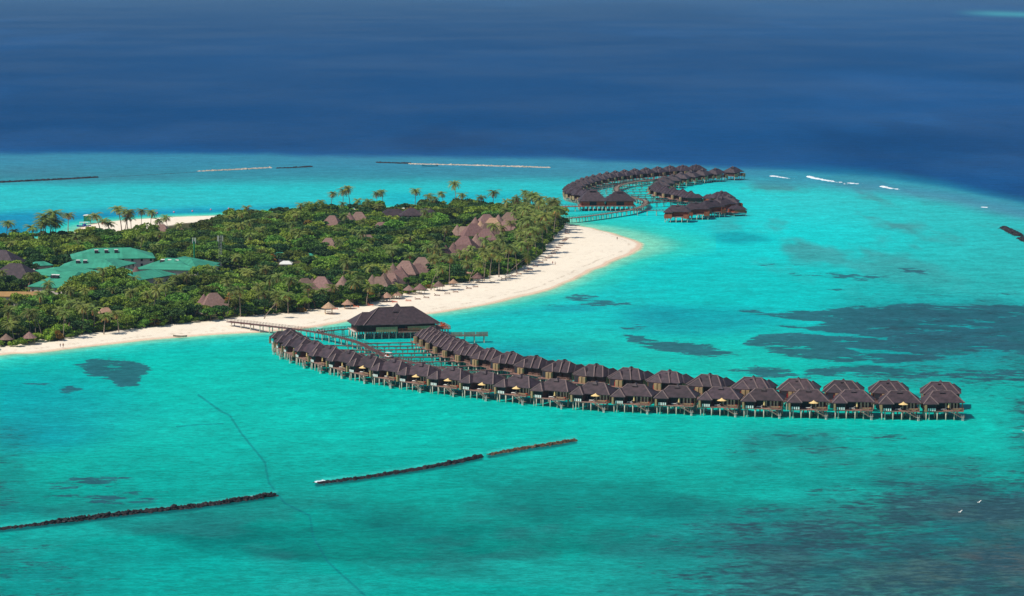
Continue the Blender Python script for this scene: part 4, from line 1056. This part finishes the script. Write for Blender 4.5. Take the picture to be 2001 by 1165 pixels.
forest('woods', far_trees, crowns, W, 'dense green tropical woods covering the middle and far side of the island', 3)
# low undergrowth filling gaps
BU = [make_bush(s, r, h, m) for s, r, h, m in ((31,2.4,2.0,'leaf'),(32,2.9,2.3,'leafb'),(33,2.2,1.7,'leafd'),(34,2.6,2.2,'leafo'))]
BUp = [Proto(b) for b in BU]
under = [(x, y, px, py, .9) for x, y, px, py in sample(22000, 3.6, 1.5, seed=8) if free(x, y, .55)]
print('UNDER', len(under))
forest('undergrowth', under, [b.data for b in BU], [5, 3, 4, .3], 'low green undergrowth and shrubs filling the gaps beneath the island trees', 5)
# beach-edge bushes along the vegetation line
edge_px = [(8,674),(28,676),(47,672),(62,668),(78,662),(95,665),(112,664),(130,657),(150,654),(172,650),(190,648),(210,645),(232,644),(262,641),(286,640),(303,637),(322,635),(345,632),(366,630),(392,628),
 (470,618),(500,615),(520,613),(560,611),(622,604),(655,598),(668,596),(792,574),(806,573),(818,569),(838,564),(844,561),(905,551),(915,549),(925,546),(940,543),(958,537),(975,537),(985,535),(995,531),(1008,527),(1020,519),(1035,510),(1045,503),(1048,496),(1060,490),(1072,475),(1082,462),(1090,452),(1096,444),(1100,438),(1088,440)]
bc = {}
for i, (px, py) in enumerate(edge_px):
    p = gp(px, py-1, 1.5); k = 3 if px in (303, 112) else R.choices([0, 1, 2], [3, 4, 2])[0]; s_ = R.uniform(1.0, 1.55) if px not in (655, 668, 792, 806) else .8
    where = 'left of the boardwalk' if px < 440 else 'above the boardwalk' if px < 700 else 'beside the sunbeds' if px < 960 else 'by the island tip'
    bc.setdefault(where, 0)
    BUp[k].place((p[0], p[1], 1.35), R.uniform(0, 6), '%s bush edging the beach %s, %s bush there from the left' % (['mid green', 'bright green', 'deep green', 'rusty'][k], where, ORD[bc.setdefault(where, 0)]), 'bush', 'bushes along the top of the beach', (s_*1.15, s_, s_*R.uniform(.9, 1.3)))
    bc[where] += 1
# palms
PP = [make_palm(s, h, l) for s, h, l in ((51,8.5,1.0),(52,10,2.2),(53,11.5,.6),(54,9.5,-1.6),(55,12.5,1.5),(56,10.5,4.0))]
PPp = [Proto(t) for t in PP]; PHH = [8.5, 10, 11.5, 9.5, 12.5, 10.5]
def palm(px, pyc, pyg, label, group=None, k=None, z0=1.4, mir=None, big=1.0):
    """crown centre at (px, pyc), foot on the ground row pyg"""
    p = gp(px, pyg, z0)
    # height needed so that the crown shows at pyc
    d = p[1]; want = H-(d*(math.tan(PITCH+math.atan((pyc-CY)/F))))-z0
    k = min(range(6), key=lambda j: abs(PHH[j]-want)+R.uniform(0, 1.5)) if k is None else k
    s_ = want/PHH[k]; w_ = max(.95, min(1.25, s_))*1.12*big
    PPp[k].place((p[0], p[1], z0), R.uniform(0, 6.28) if mir is None else mir, label, 'palm tree', group, (w_, w_, s_))
SKY = [(84,426,484),(97,420,484),(108,440,484),(244,428,458),(210,440,462),(12,438,482),(90,432,484),(101,434,483),(76,441,486),(64,447,486),(133,422,462),(197,424,458),(219,432,462),(238,411,456),(249,416,459),(257,413,460),(276,412,455),(294,414,462),(303,430,464),(328,424,458),
 (646,378,418),(670,373,416),(685,368,416),(702,392,420),(737,378,418),(750,375,416),(725,393,424),(811,372,417),(850,383,418),(868,378,416),(892,359,414),(901,381,418),(632,394,422),(608,398,426),(588,400,428),(945,384,418),(963,376,420),(470,440,470),(415,432,455),(446,424,452),(506,414,440)]
SKY.sort()
for i, (a, b, c) in enumerate(SKY):
    if i < 15: b -= 3
    palm(a, b, c, 'palm rising above the far shore canopy against the water, %s from the left edge' % ORD[i], 'palms standing up along the far shore', big=1.3 if i < 15 else 1.0)
# beach palms that show as single trees
BEACHP = [(28,633,674),(60,610,664),(175,600,648),(232,612,650),(203,618,655),(470,566,622),(518,572,613),(540,573,614),(563,575,615),(600,580,606),(652,560,602),(690,552,598),(716,560,600),(842,522,570),(775,558,584),(855,505,560),(878,500,560),
 (917,512,556),(946,500,552),(957,492,548),(975,500,544),(992,482,538),(1010,486,534),(1030,470,520),(1031,478,522),(1048,450,508),(1060,440,498),(1040,430,500),(1070,420,480),(1082,408,468),(1088,396,458),(1076,392,452),(1062,388,448),(1050,382,444),(1090,420,452)]
for i, (a, b, c) in enumerate(BEACHP):
    palm(a, b, c-2, 'palm at the edge of the beach with its trunk showing, %s from the left edge' % ORD[i], 'palms along the beach edge')
# the leaning palm by the tip
p = gp(996, 532, 1.4); lp = copy_tree(PP[5]); lp.location = (p[0], p[1], 1.4); lp.rotation_euler = (0, .62, .1); lp.scale = (1.1,)*3; tag(lp, 'long pale palm leaning far out over the beach near the island tip', 'palm tree')
p = gp(516, 623, 1.4); lp = copy_tree(PP[5]); lp.location = (p[0], p[1], 1.4); lp.rotation_euler = (0, .42, .15); lp.scale = (.9,)*3; tag(lp, 'bent palm leaning over the sand just above the near boardwalk', 'palm tree')
def pz(px, py):
    return 'in the palm grove at the island tip' if px > 930 else 'scattered through the woods behind the sunbeds' if px > 700 else 'scattered through the woods above the boardwalk' if px > 440 else 'scattered through the woods below the green roofs' if py > 545 else 'scattered through the woods around the green roofs'
grove = sample(9000, 4.2, 1.5, lambda a, b: (a > 945+0*b) & (a > 1000-(b-430)*.9) , seed=15)
band = sample(5000, 6.0, 2.0, lambda a, b: (b > 560) | ((a > 700) & (b > 500)) | ((a > 860) & (b > 470)), seed=16)
mids = sample(4500, 9.5, 2.0, lambda a, b: (b <= 560), seed=17)
allp = [(g_, 1) for g_ in grove[:90]]+[(g_, 2) for g_ in band if free(g_[0], g_[1], .75)][:110]+[(g_, 3) for g_ in mids if free(g_[0], g_[1], .75)][:52]
print('PALMS', len(grove), len(band), len(mids), len(allp))
for (x, y, px, py), kd in allp:
    if roofzone(px, py) and R.random() < .8: continue
    k = R.randrange(6); h_ = {1: R.uniform(9, 15), 2: R.uniform(7, 12.5), 3: R.uniform(7.5, 11)}[kd]; s_ = h_/PHH[k]; w_ = R.uniform(.85, 1.15)
    z_ = pz(px, py)
    PPp[k].place((x, y, 1.4), R.uniform(0, 6.28), 'palm crown '+z_, 'palm tree', 'palms '+z_, (w_, w_, s_))

# ------------------------------------------------------------------ beach furniture and people
BL = Proto(make_lounger('sun_lounger', 'lounger', 'lounger')); BO = Proto(make_lounger('sun_lounger', 'orange', 'orange'))
LNG = [(655,604),(696,600),(724,597),(771,591),(798,588),(816,585),(833,582),(854,578),(874,574),(890,571),(916,564),(929,561),(962,552),(984,546),(992,543),(1004,540),(1014,536),(1028,531),(1036,528),(1046,521),(1057,514),(1064,509),(1070,505),(1075,501),(1081,496),(1084,492),(1087,489),(1091,485),(1095,481),(1098,477),(1108,457),(1109,453),(1109,450)]
for i, (px, py) in enumerate(LNG):
    p = gp(px, py, 1.6); o_ = i in (0, 1, 2, 3, 4)
    (BO if o_ else BL).place((p[0], p[1], 1.45), R.uniform(-.25, .1), '%s sun lounger on the open sand, %s along the beach from the big pavilion' % ('orange' if o_ else 'brown wooden', ORD[i]), 'sun lounger', 'sun loungers along the beach', 1.3)
for i in range(6):
    p = gp(1101+i*1.6, 472-i*1.4, 1.6); BL.place((p[0], p[1], 1.45), -.1, 'brown wooden lounger in the tight cluster near the tip, %s from the front' % ORD[i], 'sun lounger', 'clustered loungers near the tip', 1.05)
def person(name, hgt, top, legs_, pose, seed, hair='black'):
    root = None
    me = bpy.data.meshes.new('person'); s_ = hgt/1.75
    J = dict(pel=(0,0,.95), che=(0,.02,1.35), nk=(0,.02,1.5), hd=(0,0,1.63), hd2=(0,.01,1.74), ls=(.19,.02,1.43), le=(.27,.0+.06*pose,1.15), lh=(.28,-.1,.9), rs=(-.19,.02,1.43), re=(-.27,.0-.06*pose,1.15), rh=(-.28,-.12,.9),
             lk=(.1,-.12*pose,.5), la=(.11,.05*pose,.08), lt=(.11,-.12+.05*pose,.04), rk=(-.1,.05*pose,.5), ra=(-.11,.25*pose,.09), rt=(-.11,.12*pose,.04), lf=(.29,-.12,.8), rf=(-.29,-.14,.8))
    rad = dict(pel=.15, che=.16, nk=.06, hd=.095, hd2=.08, ls=.07, le=.045, lh=.035, rs=.07, re=.045, rh=.035, lk=.065, la=.04, lt=.035, rk=.065, ra=.04, rt=.035, lf=.03, rf=.03)
    K = list(J); E = [('pel','che'),('che','nk'),('nk','hd'),('hd','hd2'),('che','ls'),('ls','le'),('le','lh'),('lh','lf'),('che','rs'),('rs','re'),('re','rh'),('rh','rf'),('pel','lk'),('lk','la'),('la','lt'),('pel','rk'),('rk','ra'),('ra','rt')]
    me.from_pydata([tuple(c*s_ for c in J[k]) for k in K], [(K.index(a), K.index(b)) for a, b in E], []); me.materials.append(M['skin'])
    o = bpy.data.objects.new('person', me); COL.objects.link(o)
    sk = o.modifiers.new('skin', 'SKIN'); 
    for i, k in enumerate(K): me.skin_vertices[0].data[i].radius = (rad[k]*s_, rad[k]*s_) if me.skin_vertices else (.1, .1)
    o.modifiers.new('sub', 'SUBSURF').levels = 1
    MB().tube([(0,.0,.9*s_), (0,.01,1.2*s_), (0,.02,1.46*s_)], [.19*s_, .185*s_, .17*s_], 12).build('shirt', M[top], o)
    MB().tube([(.09*s_,-.06*pose,.58*s_), (.07*s_,0,.93*s_)], [.1*s_, .12*s_], 10).tube([(-.09*s_,.03*pose,.58*s_), (-.07*s_,0,.93*s_)], [.1*s_, .12*s_], 10).build('shorts', M[legs_], o)
    MB().ell((0,.02*s_,1.7*s_), (.105*s_,.115*s_,.1*s_), 10, 6).build('hair', M[hair], o)
    return o
def add_skin(me):
    pass
PEOPLE = [(118,679,'black','blue',1,'person in dark clothes walking the waterline of the left beach, left one',.9,3.0),
 (123.5,679,'red','black',1,'person in a reddish top walking the waterline of the left beach, right one',1.0,1.9),
 (1080,517,'red','blue',.6,'person in a red top strolling on bare sand below the loungers, left of two',1.0,1.0),
 (1085,518,'white','skin',.6,'person in pale clothes strolling on the bare sand, the right of the pair',1.0,1.0),
 (1206,469,'black','black',.6,'lone person in dark clothes standing near the point of the spit',1.0,1.0),
 (862,687,'white','black',.2,'person in a white shirt on the jetty by a second-row villa, left of two',1.0,2.9),
 (866,687,'white','black',.2,'person in a white shirt on the jetty by a second-row villa, right of two',1.0,2.9)]
for px, py, a, b, pose, lab, s_, zz in PEOPLE:
    z = {0: 1.5}.get(0) if py < 560 else (.5 if py > 670 and px < 400 else 2.98)
    p = gp(px, py, z)
    import bmesh
    o = person('person', 1.75*s_, a, b, pose, 1); o.location = (p[0], p[1], z); o.rotation_euler = (0, 0, R.uniform(-1, 1)); tag(o, lab, 'person')

# golf buggy on the boardwalk
def buggy(loc, rz, label):
    o = empty('golf_buggy', loc, rz)
    MB().box(-1.5, 1.5, -.65, .65, .3, .65).box(-1.5, -.7, -.65, .65, .65, .95).box(1.0, 1.5, -.6, .6, .65, 1.05).build('body', M['white'], o)
    MB().box(-1.4, 1.2, -.7, .7, 1.85, 2.0).build('roof', M['white'], o)
    for x in (-1.3, 1.1):
        for y in (-.6, .6): MB().bar((x, y, .9), (x, y, 1.86), .06, .06).build('roof_post', M['greenpaint'], o)
    MB().box(-.6, 0, -.6, .6, .65, .85).box(-.7, -.6, -.6, .6, .85, 1.3).build('seat', M['orange'], o)
    for x in (-1, 1):
        for y in (-.68, .68): MB().tube([(0, -.09, 0), (0, .09, 0)], .27, 12).build('wheel', M['tyre'], o, False, (x, y, .27))
    return tag(o, label, 'golf cart')
p = gp(760, 699, WZ); buggy((p[0], p[1], WZ+.02), -.6, 'white golf buggy with a roof driving on the curved near boardwalk')
p = gp(625, 649, WZ); buggy((p[0], p[1], WZ+.02), .1, 'small white buggy at the junction of the near boardwalk')

# ------------------------------------------------------------------ boats, buoys, boathouse
def boat(name, loc, rz, L_, m, label, canopy=True):
    o = empty(name, loc, rz); st = []
    b = MB(); K = 9
    for i in range(K+1):
        t = i/K*2-1; w = L_*.14*max(.02, 1-abs(t)**2.6); zt = .55+.55*abs(t)**2.5; x = t*L_/2
        st.append([(x, -w, zt), (x*.96, -w*.6, -.25), (x*.96, w*.6, -.25), (x, w, zt)])
    for i in range(K):
        for j in range(3): b.quad(st[i][j], st[i][j+1], st[i+1][j+1], st[i+1][j])
        b.quad((st[i][0][0], st[i][0][1]*.95, .45), (st[i+1][0][0], st[i+1][0][1]*.95, .45), (st[i+1][3][0], st[i+1][3][1]*.95, .45), (st[i][3][0], st[i][3][1]*.95, .45))
    b.build('hull', M[m], o)
    if canopy:
        MB().box(-L_*.3, L_*.3, -L_*.12, L_*.12, 2.5, 2.65).build('canopy', M['white'], o)
        for x in (-L_*.28, 0, L_*.28):
            for y in (-L_*.11, L_*.11): MB().bar((x, y, .4), (x, y, 2.5), .1, .1).build('canopy_post', M['white'], o)
        MB().box(-L_*.1, L_*.15, -L_*.08, L_*.08, .45, 1.7).build('cabin', M['blue'], o)
    return tag(o, label, 'boat')
p = gp(164, 443, 0); boat('dive_boat', (p[0], p[1], 0), .05, 8.5, 'blue', 'dark blue boat with a white canopy moored off the far beach')
p = gp(840, 325, 0); boat('fishing_boat', (p[0], p[1], 0), .05, 13, 'teal', 'small teal boat without cabin anchored beside the pale far breakwater', False)
p = gp(171, 437, 0); o = empty('boat_shed', (p[0], p[1], 0))
MB().box(-2.0, 2.0, -1.8, 1.8, 1.5, 5.0).build('wall', M['greenpaint'], o); MB().hip(-2.3, 2.3, -2.1, 2.1, 5.0, 5.5, 'x').build('roof', M['white'], o)
for x in (-1.7, 1.7):
    for y in (-1.5, 1.5): pile(x, y, 1.5, o, .15)
tag(o, 'green hut with a white roof on posts behind the moored boat', 'hut')
for i, (px, py) in enumerate([(307,418),(340,416),(376,414),(412,411),(447,409),(485,408)]):
    p = gp(px, py); o = MB().ell((0, 0, .35), (.55, .55, .6), 10, 8).build('buoy', M['pink'], None, True, (p[0], p[1], 0)); tag(o, 'pink round buoy floating off the far shore, %s from the left' % ORD[i], 'buoy', 'pink buoys in a line')
p = gp(352, 657, .8); lb = boat('rowing_boat', (p[0], p[1], .7), -.15, 6, 'greywood', 'weathered grey-brown open boat pulled up on the left beach', False); lb.scale = (1, .8, .55)

# ------------------------------------------------------------------ breakwaters of loose rock
def breakwater(px, wid, hgt, m, label, seed):
    P_ = catmull([Vector(gp(x, y)) for x, y in px], 5); g = random.Random(seed); b = MB()
    o0 = P_[0].copy(); P_ = [p-o0 for p in P_]; acc = 0
    for a, c in zip(P_[:-1], P_[1:]):
        d = c-a; L_ = d.length; n = Vector((-d.y, d.x, 0)).normalized()
        k = max(1, int(L_/(wid*.1)))
        for i in range(k):
            for j in range(5):
                t = g.gauss(0, .33); hv = .45+.75*vnoise(np.array([(a.x+acc)*.09]), np.array([seed*3.1]), seed)[0]; q_ = a+d*((i+g.random())/k)+n*(t*wid*.7); z = hgt*hv*max(0, 1-abs(t)*1.3)*g.uniform(.5, 1.1)-.3; r = wid*g.uniform(.05, .15)*(1.5 if g.random() < .06 else 1)
                c0 = len(b.v); b.ell((q_.x, q_.y, z), (r*g.uniform(.8, 1.4), r*g.uniform(.8, 1.3), r*g.uniform(.6, 1.0)), 6, 4, .18)
    o = b.build('breakwater', M[m], None, False, tuple(o0)); return tag(o, label, 'breakwater')
breakwater([(-60,1042),(0,1034),(140,1018),(260,1003),(370,992),(450,981),(538,968)], 3.6, 1.1, 'rock', 'dark rock breakwater in the lower left running to the left edge', 1)
breakwater([(620,945),(700,935),(800,920),(880,906),(940,893)], 3.8, 1.0, 'rock', 'dark rock breakwater in the lower middle, the piece beside the tan one', 2)
breakwater([(956,889),(1010,879),(1070,870),(1124,861)], 3.0, 1.0, 'rocktan', 'tan-topped rock breakwater in the lower middle', 3)
breakwater([(-60,362),(0,357),(100,352),(190,347)], 6, .9, 'rock', 'dark far breakwater behind the island at the left edge', 4)
breakwater([(190,347),(290,342),(387,336)], 2.2, .3, 'rock', 'thin low far breakwater line joining the left dark one to the pale one', 5)
breakwater([(387,335),(460,332),(530,328)], 4.5, .8, 'rockpale', 'pale far breakwater left of the middle gap', 6)
breakwater([(540,329),(575,328),(608,326)], 5, 1.0, 'rock', 'short dark far breakwater beside the left pale one', 7)
breakwater([(735,318),(770,319),(800,320)], 6, 1.0, 'rock', 'short dark far breakwater left of the long pale one', 8)
breakwater([(800,321),(900,323),(1000,326),(1075,328)], 4.5, .8, 'rockpale', 'long pale far breakwater straight behind the island', 9)
breakwater([(1961,446),(1975,453),(1993,462)], 6, 1.4, 'rock', 'dark rock breakwater at the right edge, farther piece', 10)
breakwater([(1997,466),(2006,472),(2020,480)], 6, 1.4, 'rock', 'dark rock breakwater cut by the right edge', 11)

# ------------------------------------------------------------------ surf on the outer reef
def surf(px, wid, hgt, label, seed):
    P_ = catmull([Vector(gp(x, y)) for x, y in px], 10); g = random.Random(seed); o0 = P_[0].copy(); P_ = [p-o0 for p in P_]; b = MB(); n_ = len(P_)
    for i in range(n_-1):
        for k in range(13):
            t = i/(n_-1)
            if g.random() < t*.8: continue
            q_ = P_[i].lerp(P_[i+1], g.random())+Vector((g.uniform(-1, 1), g.gauss(0, wid*(.3+.5*t)), 0)); s_ = g.uniform(.25, .85)*(1-.6*t)
            b.ell((q_.x, q_.y, -.1), (s_*2.2, s_*3.0, hgt*s_*(.7-.5*t)), 6, 4, .2)
    o = b.build('surf', M['foam'], None, False, tuple(o0)); return tag(o, label, None, None, 'stuff')
surf([(1508,344),(1530,347),(1560,351)], 4, .9, 'small white breaking wave on the outer reef, left piece', 1)
surf([(1581,346),(1600,350),(1630,355),(1660,360)], 6, 1.6, 'long white breaking wave on the outer reef, middle piece', 2)
surf([(1725,365),(1740,368),(1758,370)], 4, 1.3, 'short white breaking wave on the outer reef, right piece', 3)
surf([(1923,405),(1925.5,406)], 1.5, .5, 'tiny white splash on the outer reef near the right edge', 4)
surf([(1660,358),(1690,360),(1715,361)], 5, .35, 'thin foam trail between the two right breaking waves', 5)
surf([(622,942),(655,937),(700,930)], .8, .3, 'thin white foam on the far side of the middle breakwater', 7)
surf([(500,971),(480,974),(462,977)], .7, .3, 'thin white foam on the far side of the left breakwater', 8)
def bird(px, py, z, label):
    p = gp(px, py, z); o = MB().ell((0, 0, 0), (.16, .42, .13), 8, 6).build('seabird', M['white'], None, True, (p[0], p[1], z))
    MB().quad((-.05,.15,.05),(-.05,-.15,.05),(-1.1,-.15,.5),(-1.1,.0,.55)).quad((.05,.15,.05),(1.1,.0,.45),(1.1,-.15,.4),(.05,-.15,.05)).build('wing', M['white'], o)
    o.rotation_euler = (0, 0, .8); return tag(o, label, 'bird')
bird(1875, 1001, 12, 'white seabird flying over the dark reef at lower right, the lower one')
bird(1912, 982, 12, 'white seabird flying over the dark reef at lower right, the upper one')
bird(2000, 842, 10, 'white seabird at the right edge level with the villas')

# ------------------------------------------------------------------ air
hz = MB().box(-9000, 9000, -60, 60000, -8, 175).build('haze', M['white']); tag(hz, kind='stuff')
hm = bpy.data.materials.new('sea_air'); hm.use_nodes = True; t_ = hm.node_tree; t_.nodes.remove(t_.nodes['Principled BSDF'])
pvn = t_.nodes.new('ShaderNodeVolumePrincipled'); pvn.inputs['Color'].default_value = (.42, .74, 1, 1); pvn.inputs['Density'].default_value = 3.6e-5; pvn.inputs['Anisotropy'].default_value = .2
t_.links.new(pvn.outputs[0], t_.nodes['Material Output'].inputs['Volume']); hz.data.materials.clear(); hz.data.materials.append(hm)
hz['label'] = 'thin blue sea haze over the lagoon'
import os as _os
if _os.environ.get('DBG'):
    for o in bpy.data.objects:
        if o.parent is None and 'label' in o and len(o['label'].split()) > 16: print('LONG', o['label'])
